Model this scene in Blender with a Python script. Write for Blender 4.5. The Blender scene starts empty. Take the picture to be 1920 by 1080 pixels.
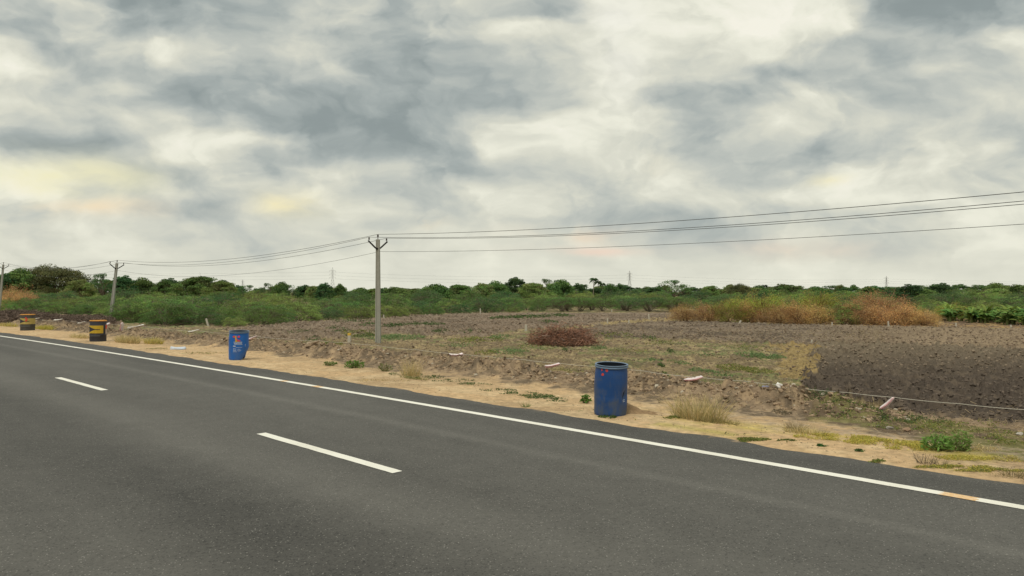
import bpy, math, random
import numpy as np
R = math.radians
rnd = random.Random(7)
rng = np.random.default_rng(11)
sc = bpy.context.scene
col = sc.collection
# ------------------------------------------------------------------ camera
CAMH = 2.15
F = 1400.0                     # focal length in photo pixels (1920 wide)
HOR = 547.0                    # photo row of the horizon
cd = bpy.data.cameras.new('camera')
cam = bpy.data.objects.new('camera', cd); col.objects.link(cam)
cd.sensor_width = 36; cd.lens = 36*F/1920
cam.location = (0, 0, CAMH)
cam.rotation_euler = (R(90)+math.atan((HOR-540)/F), 0, 0)
cd.clip_end = 9000; cd.clip_start = 0.05
sc.camera = cam
# ------------------------------------------------------------------ world
SUN_EL, SUN_AZ = 58.0, 205.0          # high sun behind the cloud, behind-left of the camera
w = bpy.data.worlds.new('World'); sc.world = w; w.use_nodes = True
nt = w.node_tree; nt.nodes.clear()
class N:
    """tiny node helper"""
    def __init__(s, tree): s.t = tree
    def new(s, typ, **kw):
        n = s.t.nodes.new(typ)
        for k, v in kw.items(): setattr(n, k, v)
        return n
    def put(s, sock, v):
        if v is None: return
        if isinstance(v, bpy.types.NodeSocket): s.t.links.new(v, sock)
        else: sock.default_value = v
    def math(s, op, a, b=None, c=None, clamp=False):
        n = s.new('ShaderNodeMath', operation=op); n.use_clamp = clamp
        s.put(n.inputs[0], a); s.put(n.inputs[1], b)
        if c is not None: s.put(n.inputs[2], c)
        return n.outputs[0]
    def mix(s, f, a, b, mode='MIX'):
        n = s.new('ShaderNodeMix', data_type='RGBA', blend_type=mode)
        s.put(n.inputs[0], f); s.put(n.inputs[6], a); s.put(n.inputs[7], b)
        return n.outputs[2]
    def fmix(s, f, a, b):
        n = s.new('ShaderNodeMix', data_type='FLOAT')
        s.put(n.inputs[0], f); s.put(n.inputs[2], a); s.put(n.inputs[3], b)
        return n.outputs[0]
    def noise(s, vec, scale, detail=4, rough=.5, dist=0.0, dim='3D'):
        n = s.new('ShaderNodeTexNoise', noise_dimensions=dim)
        s.put(n.inputs['Vector'], vec); n.inputs['Scale'].default_value = scale
        n.inputs['Detail'].default_value = detail; n.inputs['Roughness'].default_value = rough
        n.inputs['Distortion'].default_value = dist
        return n
    def ramp(s, fac, stops, interp='LINEAR'):
        n = s.new('ShaderNodeValToRGB'); cr = n.color_ramp; cr.interpolation = interp
        while len(cr.elements) > 1: cr.elements.remove(cr.elements[-1])
        cr.elements[0].position = stops[0][0]
        c = stops[0][1]; cr.elements[0].color = (*c, 1) if isinstance(c, tuple) else (c, c, c, 1)
        for p, c in stops[1:]:
            e = cr.elements.new(p); e.color = (*c, 1) if isinstance(c, tuple) else (c, c, c, 1)
        s.put(n.inputs[0], fac)
        return n.outputs[0]
    def comb(s, x, y, z):
        n = s.new('ShaderNodeCombineXYZ'); s.put(n.inputs[0], x); s.put(n.inputs[1], y); s.put(n.inputs[2], z)
        return n.outputs[0]
    def sep(s, v):
        n = s.new('ShaderNodeSeparateXYZ'); s.put(n.inputs[0], v); return n.outputs

def lin(c):
    f = lambda v: v/12.92 if v <= .04045 else ((v+.055)/1.055)**2.4
    return tuple(f(x/255) for x in c)

g = N(nt)
tc = g.new('ShaderNodeTexCoord').outputs['Generated']
dx, dy, dz = g.sep(tc)
ysafe = g.math('MAXIMUM', dy, .12)
zs = g.math('ADD', g.math('ABSOLUTE', dz), .10)
plane = g.comb(g.math('DIVIDE', dx, zs), g.math('DIVIDE', dy, zs), 0.0)   # a flat cloud layer overhead
warp = g.noise(g.comb(dx, g.math('MULTIPLY', dz, 2.0), 0.0), 6.0, 8, .52, 0.0, '2D')
wr = g.sep(warp.outputs['Color'])
hz_amp = g.math('MULTIPLY_ADD', dz, 1.0, .22, clamp=True)
uu = g.math('DIVIDE', dx, ysafe)               # tangent of bearing
vv = g.math('DIVIDE', dz, ysafe)               # tangent of elevation
uu = g.math('ADD', uu, g.math('MULTIPLY', g.math('SUBTRACT', wr[0], .5), .14))
vv = g.math('ADD', vv, g.math('MULTIPLY', g.math('MULTIPLY', g.math('SUBTRACT', wr[1], .5), .11), hz_amp))
U = g.math('MULTIPLY_ADD', uu, .532, .5, clamp=True)   # bearing 0..1
# brightness of the cloud layer: coarse field (rows = elevation from top to horizon, columns = bearing)
rows = [
 (0.3764, [78, 76, 79, 70, 68, 69, 70, 80, 82, 73, 76, 75, 73, 68, 86, 89, 91, 93, 93, 92, 86, 70, 66, 67, 69]),
 (0.3550, [74, 77, 80, 68, 66, 68, 70, 74, 72, 78, 80, 74, 86, 82, 87, 90, 93, 92, 93, 91, 88, 74, 67, 66, 68]),
 (0.3229, [90, 78, 75, 77, 82, 79, 81, 82, 77, 72, 66, 71, 75, 78, 88, 94, 88, 89, 86, 78, 71, 67, 72, 76, 86]),
 (0.2907, [90, 86, 78, 76, 75, 74, 72, 76, 82, 68, 67, 68, 72, 78, 88, 91, 84, 82, 72, 66, 66, 74, 82, 80, 84]),
 (0.2586, [91, 90, 86, 76, 68, 67, 67, 70, 66, 70, 64, 63, 68, 78, 92, 80, 70, 74, 74, 80, 80, 71, 73, 80, 82]),
 (0.2264, [79, 77, 82, 92, 86, 70, 64, 64, 65, 66, 68, 70, 82, 91, 93, 86, 76, 76, 90, 84, 80, 76, 80, 78, 80]),
 (0.1943, [70, 66, 68, 80, 92, 88, 80, 74, 72, 66, 66, 66, 84, 90, 86, 82, 78, 84, 80, 73, 82, 88, 82, 86, 76]),
 (0.1621, [90, 92, 84, 76, 80, 78, 74, 80, 82, 80, 72, 66, 70, 76, 80, 80, 86, 78, 76, 80, 92, 90, 90, 86, 82]),
 (0.1300, [90, 90, 86, 86, 86, 84, 82, 90, 84, 74, 76, 84, 84, 82, 82, 84, 82, 82, 80, 84, 90, 88, 86, 86, 84]),
 (0.0979, [86, 86, 86, 88, 84, 78, 82, 82, 84, 84, 86, 84, 80, 78, 80, 80, 76, 77, 78, 78, 79, 80, 84, 86, 86]),
 (0.0657, [84, 84, 85, 85, 84, 83, 80, 84, 85, 85, 85, 86, 86, 87, 84, 84, 79, 77, 79, 83, 80, 82, 85, 86, 86]),
 (0.0336, [85, 85, 86, 86, 86, 86, 86, 86, 87, 87, 87, 87, 88, 88, 88, 88, 87, 87, 88, 88, 88, 87, 87, 87, 87]),
 (0.0000, [88, 88, 88, 88, 88, 88, 88, 88, 88, 88, 88, 88, 88, 88, 88, 88, 88, 88, 88, 88, 88, 88, 88, 88, 88]),
]
val = None
for k, (elev, r_) in enumerate(rows):
    rr = g.ramp(U, [(i/24*.73+.135, v/100) for i, v in enumerate(r_)], 'EASE')
    if val is None: val = rr; prev = elev
    else:
        f = g.math('DIVIDE', g.math('SUBTRACT', prev, vv), prev-elev, clamp=True)
        sm = g.new('ShaderNodeMapRange', interpolation_type='SMOOTHSTEP'); g.put(sm.inputs[0], f)
        val = g.mix(sm.outputs[0], val, rr); prev = elev
detail = g.noise(plane, 1.5, 8, .55, .1, '2D').outputs[0]
det2 = g.noise(g.comb(g.math('MULTIPLY', uu, 1.0), g.math('MULTIPLY', vv, 2.2), 3.0), 6.5, 7, .52, 0.0, '2D').outputs[0]
amp = g.math('MULTIPLY_ADD', vv, .55, .05, clamp=True)
def puff(du, dv, scl):                                          # billows: lit tops, greyer flat bases
    return g.noise(g.comb(g.math('ADD', uu, du), g.math('MULTIPLY', g.math('ADD', vv, dv), 1.55), 7.0), scl, 6, .50, 0.0, '2D').outputs[0]
emb = g.math('SUBTRACT', puff(.0, .0, 4.2), puff(.010, .018, 4.2))
emb2 = g.math('SUBTRACT', puff(.3, .2, 11.0), puff(.305, .206, 11.0))
emb = g.math('ADD', g.math('MULTIPLY', emb, .55), g.math('MULTIPLY', emb2, .14))
edge_ = g.new('ShaderNodeMapRange', interpolation_type='SMOOTHSTEP'); g.put(edge_.inputs[0], puff(.7, .4, 3.4)); edge_.inputs[1].default_value = .49; edge_.inputs[2].default_value = .53

dd = g.math('ADD', g.math('MULTIPLY', g.math('SUBTRACT', detail, .5), .5), g.math('MULTIPLY', g.math('SUBTRACT', det2, .5), 1.9))
val = g.math('ADD', val, g.math('MULTIPLY', dd, g.math('MINIMUM', amp, .085)))
val = g.math('ADD', val, .015)
lowfade = g.math('MULTIPLY', g.math('MAXIMUM', vv, 0.0), 9.0, clamp=True)
val = g.math('ADD', val, g.math('MULTIPLY', emb, lowfade))
val = g.math('ADD', val, g.math('MULTIPLY', g.math('MULTIPLY', g.math('SUBTRACT', edge_.outputs[0], .5), .040), lowfade))
# behind the camera and overhead: generic overcast, brightest towards the hidden sun
gen = g.math('MULTIPLY_ADD', detail, .5, .55)
front = g.new('ShaderNodeMapRange'); g.put(front.inputs[0], dy); front.inputs[1].default_value = .12; front.inputs[2].default_value = .38
val = g.fmix(front.outputs[0], gen, val)
tone = g.ramp(val, [(0, lin((105,112,112))), (.62, lin((147,157,156))), (.70, lin((170,178,175))), (.78, lin((196,200,192))), (.86, lin((220,220,205))), (.93, lin((240,239,222))), (1, lin((250,247,232)))])
# warm breaks low in the cloud
def warm(u0, v0, su, sv, c, a):
    x = g.math('DIVIDE', g.math('SUBTRACT', uu, (u0-960)/F), su/F)
    y = g.math('DIVIDE', g.math('SUBTRACT', vv, (HOR-v0)/F), sv/F)
    r2 = g.math('ADD', g.math('MULTIPLY', x, x), g.math('MULTIPLY', y, y))
    e = g.math('EXPONENT', g.math('MULTIPLY', r2, -1.0))
    e = g.math('MULTIPLY', e, g.math('MULTIPLY', g.math('SUBTRACT', det2, .30), 3.2, clamp=True))
    return g.math('MULTIPLY', e, a*1.05), c
for u0, v0, su, sv, c, a in [(90,335,170,40,(246,240,196),.8),(120,392,190,14,(248,226,190),.8),(560,385,60,24,(250,238,190),.9),
        (800,420,30,12,(248,226,190),.9),(1090,435,90,14,(247,222,194),.8),(1110,466,100,10,(244,216,196),.7),(1500,470,130,14,(240,220,198),.6),
        (1575,335,34,12,(250,240,196),.8),(1250,300,40,20,(240,232,205),.5),(1150,80,60,90,(250,248,236),.8)]:
    e, c = warm(u0, v0, su, sv, c, a)
    tone = g.mix(g.math('MINIMUM', e, 1.0), tone, (*lin(c), 1))
nish = g.new('ShaderNodeTexSky', sky_type='NISHITA', sun_disc=False)
nish.sun_elevation = R(SUN_EL); nish.sun_rotation = R(SUN_AZ)
nish.dust_density = 3
boost = g.math('MULTIPLY', g.math('SUBTRACT', dz, .42), 1.1, clamp=True)       # overcast zenith is brighter than its edge
sc_ = g.new('ShaderNodeVectorMath', operation='SCALE'); g.put(sc_.inputs[0], tone)
g.put(sc_.inputs['Scale'], g.math('MULTIPLY_ADD', boost, 12.0, 9.7))
final = g.mix(.03, sc_.outputs[0], nish.outputs[0])
bg = g.new('ShaderNodeBackground'); g.put(bg.inputs[0], final); bg.inputs[1].default_value = .1
wo = g.new('ShaderNodeOutputWorld'); nt.links.new(bg.outputs[0], wo.inputs[0])
w.cycles.sampling_method = 'MANUAL'; w.cycles.sample_map_resolution = 512
# ------------------------------------------------------------------ sun
sd = bpy.data.lights.new('sun', 'SUN'); sd.energy = 1.4; sd.angle = R(12); sd.color = (1, .95, .86)
so = bpy.data.objects.new('sun', sd); col.objects.link(so)
a = R(SUN_AZ); e = R(SUN_EL)      # nishita rotation: 0 = +Y, clockwise
so.rotation_euler = (R(90)-e, 0, math.pi-a)
so.location = (0, 0, 60)
sc.view_settings.view_transform = 'Standard'; sc.view_settings.look = 'None'
sc.view_settings.exposure = 0; sc.view_settings.gamma = 1
sc.cycles.max_bounces = 6; sc.cycles.diffuse_bounces = 3; sc.cycles.transparent_max_bounces = 8

# ------------------------------------------------------------------ frame of the road
DS = np.array([-.7206, .6934]); DN = np.array([.6934, .7206])   # along the road / away from the camera
def W(s, n): return (DS[0]*s+DN[0]*n, DS[1]*s+DN[1]*n)
def SN(x, y): return x*DS[0]+y*DS[1], x*DN[0]+y*DN[1]
def C(s):                                                       # far edge line of the (slightly curved) road
    return 9.17-.00066*(np.clip(s, -25, 68)-22)**2
def hsh(ix, iy, seed):
    h = (ix.astype(np.int64)*374761393+iy.astype(np.int64)*668265263+seed*974711) & 0xffffffff
    h = ((h ^ (h >> 13))*1274126177) & 0xffffffff
    return ((h ^ (h >> 16)) & 0xffffff)/float(0xffffff)
def vn(x, y, seed=0):
    x = np.asarray(x, float); y = np.asarray(y, float)
    ix = np.floor(x); iy = np.floor(y); fx = x-ix; fy = y-iy
    fx = fx*fx*(3-2*fx); fy = fy*fy*(3-2*fy)
    a = hsh(ix, iy, seed); b = hsh(ix+1, iy, seed); c = hsh(ix, iy+1, seed); d = hsh(ix+1, iy+1, seed)
    return (a*(1-fx)+b*fx)*(1-fy)+(c*(1-fx)+d*fx)*fy
def fbm(x, y, seed=0, oct=4, gain=.5):
    t = 0; amp = 1; tot = 0
    for o in range(oct):
        t = t+amp*vn(x*2.03**o+o*17.1, y*2.03**o-o*9.7, seed+o); tot += amp; amp *= gain
    return t/tot
def cells(x, y, seed=0):                                        # distance to nearest lump centre, and its id
    ix = np.floor(x); iy = np.floor(y); best = np.full(x.shape, 9.0); idv = np.zeros(x.shape)
    for i in (-1, 0, 1):
        for j in (-1, 0, 1):
            cx = ix+i; cy = iy+j
            px = cx+.15+.7*hsh(cx, cy, seed); py = cy+.15+.7*hsh(cx, cy, seed+5)
            d = (px-x)**2+(py-y)**2; m = d < best
            best = np.where(m, d, best); idv = np.where(m, hsh(cx, cy, seed+9), idv)
    return np.sqrt(best), idv
def sst(a, b, x):
    t = np.clip((x-a)/(b-a), 0, 1); return t*t*(3-2*t)
def T0(x, y):                                                   # the smooth lie of the land
    s, n = SN(x, y); d = n-C(s)
    return -.05*sst(1.2, 4.2, d)-.75*sst(4.3, 13.5, d)-.10*sst(-8.2, -12, d)
def P(px, py, zoff=0.0):                                        # photo pixel -> point on the land
    rx = (px-960)/F; rz = (HOR-py)/F; z = 4.0; step = .05
    while z < 900:
        if CAMH+rz*z <= float(T0(np.float64(rx*z), np.float64(z)))+zoff: break
        z += max(.02, z*.002)
    return (rx*z, z)
def inpoly(X, Y, poly):
    ins = np.zeros(X.shape, bool); m = len(poly)
    for i in range(m):
        x1, y1 = poly[i]; x2, y2 = poly[(i+1) % m]
        if y1 == y2: continue
        c = ((y1 > Y) != (y2 > Y)) & (X < (x2-x1)*(Y-y1)/(y2-y1)+x1)
        ins ^= c
    return ins
def PP(lst): return [P(*q) for q in lst]
Z_DARK = PP([(1529,650),(1518,690),(1498,726),(1560,752),(1700,782),(1920,812),(2100,840),(2600,860),(2600,690),(1920,664),(1700,652)])
Z_TAN = PP([(1040,634),(1140,611),(1260,604),(1500,612),(1760,617),(2600,640),(2600,700),(1920,664),(1700,652),(1529,650),(1400,646),(1250,636)])
Z_FAR = PP([(480,640),(430,620),(560,607),(690,602),(760,594),(920,589),(1265,589),(1262,600),(1135,609),(1050,617),(960,622),(900,634),(700,628),(600,640)])
Z_STRIP = PP([(1050,620),(1140,606.5),(1262,598.5),(1264,602),(1142,611),(1060,627)])
Z_DRY = PP([(1440,648),(1529,649),(1521,690),(1498,724),(1450,700),(1470,675)])
Z_MOSS = PP([(1490,752),(1640,776),(1800,800),(2100,835),(2600,865),(2600,950),(2100,882),(1900,874),(1800,853),(1700,822),(1520,795)])
Z_MULCH = PP([(-400,590),(0,592),(190,596),(210,613),(60,611),(-400,602)])
Z_BROWNBASE = PP([(1262,600),(1500,609),(1760,615),(2400,630),(2400,600),(1900,590),(1262,584)])
def zones(X, Y):
    wx = (fbm(X*1.1, Y*1.1, 31)-.5)*1.4*np.clip(Y/25, .35, 3); wy = (fbm(X*1.1, Y*1.1, 47)-.5)*1.4*np.clip(Y/25, .35, 4)
    f = lambda p, k=1.0: inpoly(X+wx*k, Y+wy*k, p)
    return dict(dark=f(Z_DARK, .35), tan=f(Z_TAN), far=f(Z_FAR), strip=f(Z_STRIP), dry=f(Z_DRY), moss=f(Z_MOSS), mulch=f(Z_MULCH), bb=f(Z_BROWNBASE))
def bankmask(s, d):
    c = 5.0+.35*(vn(s*.35, s*0, 3)-.5)
    wdt = np.where(d < c, .75, 1.0)
    g_ = np.exp(-((d-c)/wdt)**2)
    along = sst(3.2, 6.2, s)*(.45+.75*fbm(s*.45, s*0+3, 4, 3))*(1-sst(50, 75, s)*.4)
    return g_*along
def Tfull(X, Y, Zn=None, fine=True):
    s, n = SN(X, Y); d = n-C(s)
    z = T0(X, Y)
    Zn = Zn or zones(X, Y)
    ed = (fbm(s*.9, d*0, 8, 4)-.5)*.34+(vn(s*3.1, d*0, 9)-.5)*.06
    ed = ed+.42*np.exp(-((s-7.1)/.22)**2)*0-.30*sst(6.2, 7.6, s)*(1-sst(7.7, 8.1, s))*0
    lap = np.clip((d-1.03+ed)*.22, -.05, .014)
    zz = z+lap+(fbm(X*1.7, Y*1.7, 12, 3)-.5)*.03*sst(1.1, 2.2, d)
    if fine:
        zz = zz+(fbm(X*9, Y*9, 15, 3)-.5)*.014*sst(1.05, 1.5, d)
    bm = bankmask(s, d)
    c1, i1 = cells(X*2.6+.6*fbm(X*3,Y*3,5), Y*2.6, 21); c2, i2 = cells(X*6.5, Y*6.5, 22)
    lump = (1-c1)*(.3+i1)*.20+(1-c2)*(.2+i2)*.13
    brk = sst(.34, .62, fbm(s*.8, d*.8, 91, 3))
    zz = zz+bm*.15*(.3+brk)+np.clip(bm*1.5, 0, 1)*lump*(.45+.65*brk)
    # fields
    fm = sst(4.8, 7.0, d)
    pl = (Zn['dark']*1.0+Zn['tan']*.75+Zn['far']*.9+Zn['mulch']*1.5)
    cl, il = cells(X*3.4+.8*fbm(X*2, Y*2, 6), Y*3.4+.8*fbm(X*2+9, Y*2, 7), 24)
    c3, i3 = cells(X*8, Y*8, 27)
    plough = (1-cl)*(.1+il)*.25+(1-c3)*.15*(i3+.1)+(fbm(X*.8, Y*.8, 33)-.5)*.12+(fbm(X*12, Y*12, 35, 2)-.5)*.06
    rough = (fbm(X*1.6, Y*1.6, 41, 4)-.4)*.14+np.clip(fbm(X*5, Y*5, 44, 3)-.5, 0, 1)*.22
    far_f = 1/(1+Y/250)
    zz = zz+fm*(np.clip(pl, 0, 1.5)*plough+(1-np.clip(pl, 0, 1))*(rough*.9+(1-c3)*.10*i3*sst(.42, .6, fbm(X*.7, Y*.7, 71, 3))))*(.6+.6*far_f)
    return zz, d, s, bm
def gz(x, y, fine=False):
    X = np.array([float(x)]); Y = np.array([float(y)])
    return float(Tfull(X, Y)[0][0])

# ------------------------------------------------------------------ mesh helpers
def mk(name, V, Q=None, T=None, mat=None, parent=None, cols=None, smooth=False, uv=None, loc=None, link=True):
    V = np.asarray(V, np.float32).reshape(-1, 3)
    Q = np.zeros((0, 4), np.int32) if Q is None or len(Q) == 0 else np.asarray(Q, np.int32)
    T = np.zeros((0, 3), np.int32) if T is None or len(T) == 0 else np.asarray(T, np.int32)
    me = bpy.data.meshes.new(name)
    me.vertices.add(len(V)); me.vertices.foreach_set('co', V.ravel())
    nl = Q.size+T.size; me.loops.add(nl)
    li = np.concatenate([Q.ravel(), T.ravel()]).astype(np.int32)
    me.loops.foreach_set('vertex_index', li)
    me.polygons.add(len(Q)+len(T))
    st = np.concatenate([np.arange(len(Q))*4, len(Q)*4+np.arange(len(T))*3]).astype(np.int32)
    me.polygons.foreach_set('loop_start', st)
    me.polygons.foreach_set('use_smooth', np.full(len(st), bool(smooth)))
    me.update(calc_edges=True)
    if cols is not None:
        at = me.color_attributes.new('Col', 'FLOAT_COLOR', 'POINT')
        c = np.ones((len(V), 4), np.float32); c[:, :3] = cols
        at.data.foreach_set('color', c.ravel())
    if uv is not None:
        ul = me.uv_layers.new(name='UVMap'); ul.data.foreach_set('uv', np.asarray(uv, np.float32)[li].ravel())
    me.validate()
    if mat:
        for m_ in (mat if isinstance(mat, (list, tuple)) else [mat]): me.materials.append(m_)
    o = bpy.data.objects.new(name, me)
    if parent is not None: o.parent = parent
    if loc is not None: o.location = loc
    if link: col.objects.link(o)
    return o
class MB:
    def __init__(s): s.V = []; s.Q = []; s.T = []; s.c = []; s.n = 0
    def add(s, V, Q=None, T=None, c=None):
        V = np.asarray(V, float).reshape(-1, 3)
        s.V.append(V)
        if Q is not None and len(Q): s.Q.append(np.asarray(Q)+s.n)
        if T is not None and len(T): s.T.append(np.asarray(T)+s.n)
        cc = np.ones((len(V), 3))*(np.asarray(c) if c is not None else .5)
        s.c.append(cc); s.n += len(V); return s
    def build(s, name, mat, parent=None, smooth=False, **k):
        return mk(name, np.concatenate(s.V), np.concatenate(s.Q) if s.Q else None, np.concatenate(s.T) if s.T else None, mat, parent, np.concatenate(s.c), smooth, **k)
def box(cx, cy, cz, sx, sy, sz, top=1.0):
    v = []
    for z, k in ((-1, 1), (1, top)):
        for x, y in ((-1, -1), (1, -1), (1, 1), (-1, 1)): v.append((cx+x*sx/2*k, cy+y*sy/2*k, cz+z*sz/2))
    return np.array(v), [(0,3,2,1),(4,5,6,7),(0,1,5,4),(1,2,6,5),(2,3,7,6),(3,0,4,7)]
def bevel(o, wd=.01, seg=2):
    m = o.modifiers.new('bevel', 'BEVEL'); m.width = wd; m.segments = seg; m.limit_method = 'ANGLE'
def tube(pts, rad, k=8, caps=True):
    pts = np.asarray(pts, float); n = len(pts)
    rad = np.ones(n)*rad if np.isscalar(rad) else np.asarray(rad, float)
    tan = np.gradient(pts, axis=0); tan /= np.linalg.norm(tan, axis=1)[:, None]+1e-9
    up = np.array([0, 0, 1.0]) if abs(tan[0][2]) < .9 else np.array([1.0, 0, 0])
    V = []
    for i in range(n):
        a_ = np.cross(tan[i], up); a_ /= np.linalg.norm(a_)+1e-9; b_ = np.cross(a_, tan[i])
        for j in range(k):
            t = 2*math.pi*j/k; V.append(pts[i]+rad[i]*(math.cos(t)*a_+math.sin(t)*b_))
    Q = [(i*k+j, i*k+(j+1) % k, (i+1)*k+(j+1) % k, (i+1)*k+j) for i in range(n-1) for j in range(k)]
    T = []
    if caps:
        V.append(pts[0]); V.append(pts[-1])
        for j in range(k):
            T.append((n*k, (j+1) % k, j)); T.append((n*k+1, (n-1)*k+j, (n-1)*k+(j+1) % k))
    return np.array(V), Q, T
def segs(P0, P1, r0, r1):                                       # many little three-sided sticks at once
    P0 = np.asarray(P0, float); P1 = np.asarray(P1, float); n = len(P0)
    r0 = np.ones(n)*r0; r1 = np.ones(n)*r1
    t = P1-P0; t /= np.linalg.norm(t, axis=1)[:, None]+1e-9
    up = np.where(np.abs(t[:, 2:3]) < .9, np.array([[0, 0, 1.0]]), np.array([[1.0, 0, 0]]))
    a_ = np.cross(t, up); a_ /= np.linalg.norm(a_, axis=1)[:, None]+1e-9; b_ = np.cross(a_, t)
    V = np.zeros((n, 6, 3))
    for j in range(3):
        an = 2*math.pi*j/3; o_ = math.cos(an)*a_+math.sin(an)*b_
        V[:, j] = P0+o_*r0[:, None]; V[:, 3+j] = P1+o_*r1[:, None]
    b = np.arange(n)[:, None]*6
    Q = np.concatenate([b+np.array([[j, (j+1) % 3, 3+(j+1) % 3, 3+j]]) for j in range(3)])
    return V.reshape(-1, 3), Q
def unit(v): return v/(np.linalg.norm(v, axis=1)[:, None]+1e-9)
def leaves(Cn, L, Wd, rg, flat=.5, A=None):                     # diamond leaves
    n = len(Cn)
    if A is None:
        A = rg.normal(size=(n, 3)); A[:, 2] *= (1-flat)
    A = unit(A)
    B = np.cross(A, unit(rg.normal(size=(n, 3))*np.array([1-flat, 1-flat, 1])+np.array([0, 0, flat])))
    B = unit(B)
    L = np.ones(n)*L*rg.uniform(.6, 1.3, n); Wd = np.ones(n)*Wd*rg.uniform(.6, 1.3, n)
    V = np.stack([Cn-A*L[:, None]/2, Cn+B*Wd[:, None]/2, Cn+A*L[:, None]/2, Cn-B*Wd[:, None]/2], 1)
    Q = np.arange(n*4).reshape(n, 4)
    return V.reshape(-1, 3), Q
def tag(o, label=None, cat=None, group=None, kind=None):
    if label: o['label'] = label
    if cat: o['category'] = cat
    if group: o['group'] = group
    if kind: o['kind'] = kind
    return o
def empty(name, loc=(0, 0, 0), rz=0):
    o = bpy.data.objects.new(name, None); o.location = loc; o.rotation_euler = (0, 0, rz); o.empty_display_size = .2
    col.objects.link(o); return o
def dup(o, parent=None):
    c = o.copy(); col.objects.link(c)
    if parent is not None: c.parent = parent
    for ch in list(o.children): dup(ch, c)
    return c

# ------------------------------------------------------------------ materials
def mat(name, base, rough=.8, spec=.3, nscale=None, namp=.2, bump=0, bscale=60, metal=0):
    m = bpy.data.materials.new(name); m.use_nodes = True; t = m.node_tree; q = N(t)
    b = t.nodes['Principled BSDF']; b.inputs['Roughness'].default_value = rough
    b.inputs['Specular IOR Level'].default_value = spec; b.inputs['Metallic'].default_value = metal
    oc = q.new('ShaderNodeTexCoord').outputs['Object']
    if nscale:
        nz = q.noise(oc, nscale, 6, .6).outputs[0]
        f = q.math('MULTIPLY_ADD', q.math('SUBTRACT', nz, .5), namp*4, 1.0)
        v = q.new('ShaderNodeVectorMath', operation='SCALE'); v.inputs[0].default_value = base; q.put(v.inputs['Scale'], f)
        q.put(b.inputs['Base Color'], v.outputs[0])
    else: b.inputs['Base Color'].default_value = (*base, 1)
    if bump:
        bp = q.new('ShaderNodeBump'); bp.inputs['Strength'].default_value = bump; bp.inputs['Distance'].default_value = .01
        q.put(bp.inputs['Height'], q.noise(oc, bscale, 5, .6).outputs[0]); q.put(b.inputs['Normal'], bp.outputs[0])
    return m
def mat_col(name, rough=.85, transl=0.0, spec=.15, nscale=None, namp=.3, bump=0, bscale=30, vary=0.0):
    m = bpy.data.materials.new(name); m.use_nodes = True; t = m.node_tree; q = N(t)
    b = t.nodes['Principled BSDF']; b.inputs['Roughness'].default_value = rough; b.inputs['Specular IOR Level'].default_value = spec
    c = q.new('ShaderNodeAttribute', attribute_name='Col').outputs['Color']
    geo = q.new('ShaderNodeNewGeometry').outputs['Position']
    if vary:
        rv = q.new('ShaderNodeObjectInfo').outputs['Random']
        hs = q.new('ShaderNodeHueSaturation')
        q.put(hs.inputs['Hue'], q.math('MULTIPLY_ADD', rv, -.05*vary, .5+.02*vary)); hs.inputs['Saturation'].default_value = 1
        r2 = q.math('FRACT', q.math('MULTIPLY', rv, 17.3))
        q.put(hs.inputs['Value'], q.math('MULTIPLY_ADD', r2, .7*vary, 1-.35*vary)); q.put(hs.inputs['Color'], c); c = hs.outputs[0]
    if nscale:
        nz = q.noise(geo, nscale, 6, .65).outputs[0]
        f = q.math('MULTIPLY_ADD', q.math('SUBTRACT', nz, .5), namp*4, 1.0)
        v = q.new('ShaderNodeVectorMath', operation='SCALE'); q.put(v.inputs[0], c); q.put(v.inputs['Scale'], f); c = v.outputs[0]
    q.put(b.inputs['Base Color'], c)
    if bump:
        bp = q.new('ShaderNodeBump'); bp.inputs['Strength'].default_value = bump; bp.inputs['Distance'].default_value = .03
        q.put(bp.inputs['Height'], q.noise(geo, bscale, 6, .65).outputs[0]); q.put(b.inputs['Normal'], bp.outputs[0])
    if transl:
        tr = q.new('ShaderNodeBsdfTranslucent'); q.put(tr.inputs[0], c)
        mx = q.new('ShaderNodeMixShader'); mx.inputs[0].default_value = transl
        q.put(mx.inputs[1], b.outputs[0]); q.put(mx.inputs[2], tr.outputs[0])
        q.put(t.nodes['Material Output'].inputs[0], mx.outputs[0])
    return m
M_SOIL = mat_col('soil', .95, 0, .1, 7, .36, .9, 22)
M_LEAF = mat_col('foliage', .7, .30, .2, vary=.8)
M_GRASS = mat_col('grass', .8, .3, .15)
M_WOOD = mat_col('bark', .9, 0, .1, 14, .2)
M_CLOD = mat_col('clods', .95, 0, .1, 25, .25, .6, 40)
M_CONC = mat('concrete', (.34, .33, .28), .9, .2, 3.5, .10, .5, 40)
M_STONE = mat('boundary_stone', (.50, .46, .38), .9, .2, 9, .14, .5, 40)
M_YEL = mat('yellow_paint', (.65, .42, .05), .7, .3, 8, .2)
M_STEEL = mat('dark_steel', (.035, .033, .03), .6, .4, 12, .2, metal=.4)
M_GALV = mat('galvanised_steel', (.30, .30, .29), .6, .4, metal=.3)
M_INS = mat('porcelain', (.05, .03, .025), .3, .5)
M_WIRE = mat('wire', (.06, .06, .058), .6, .3)

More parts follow.
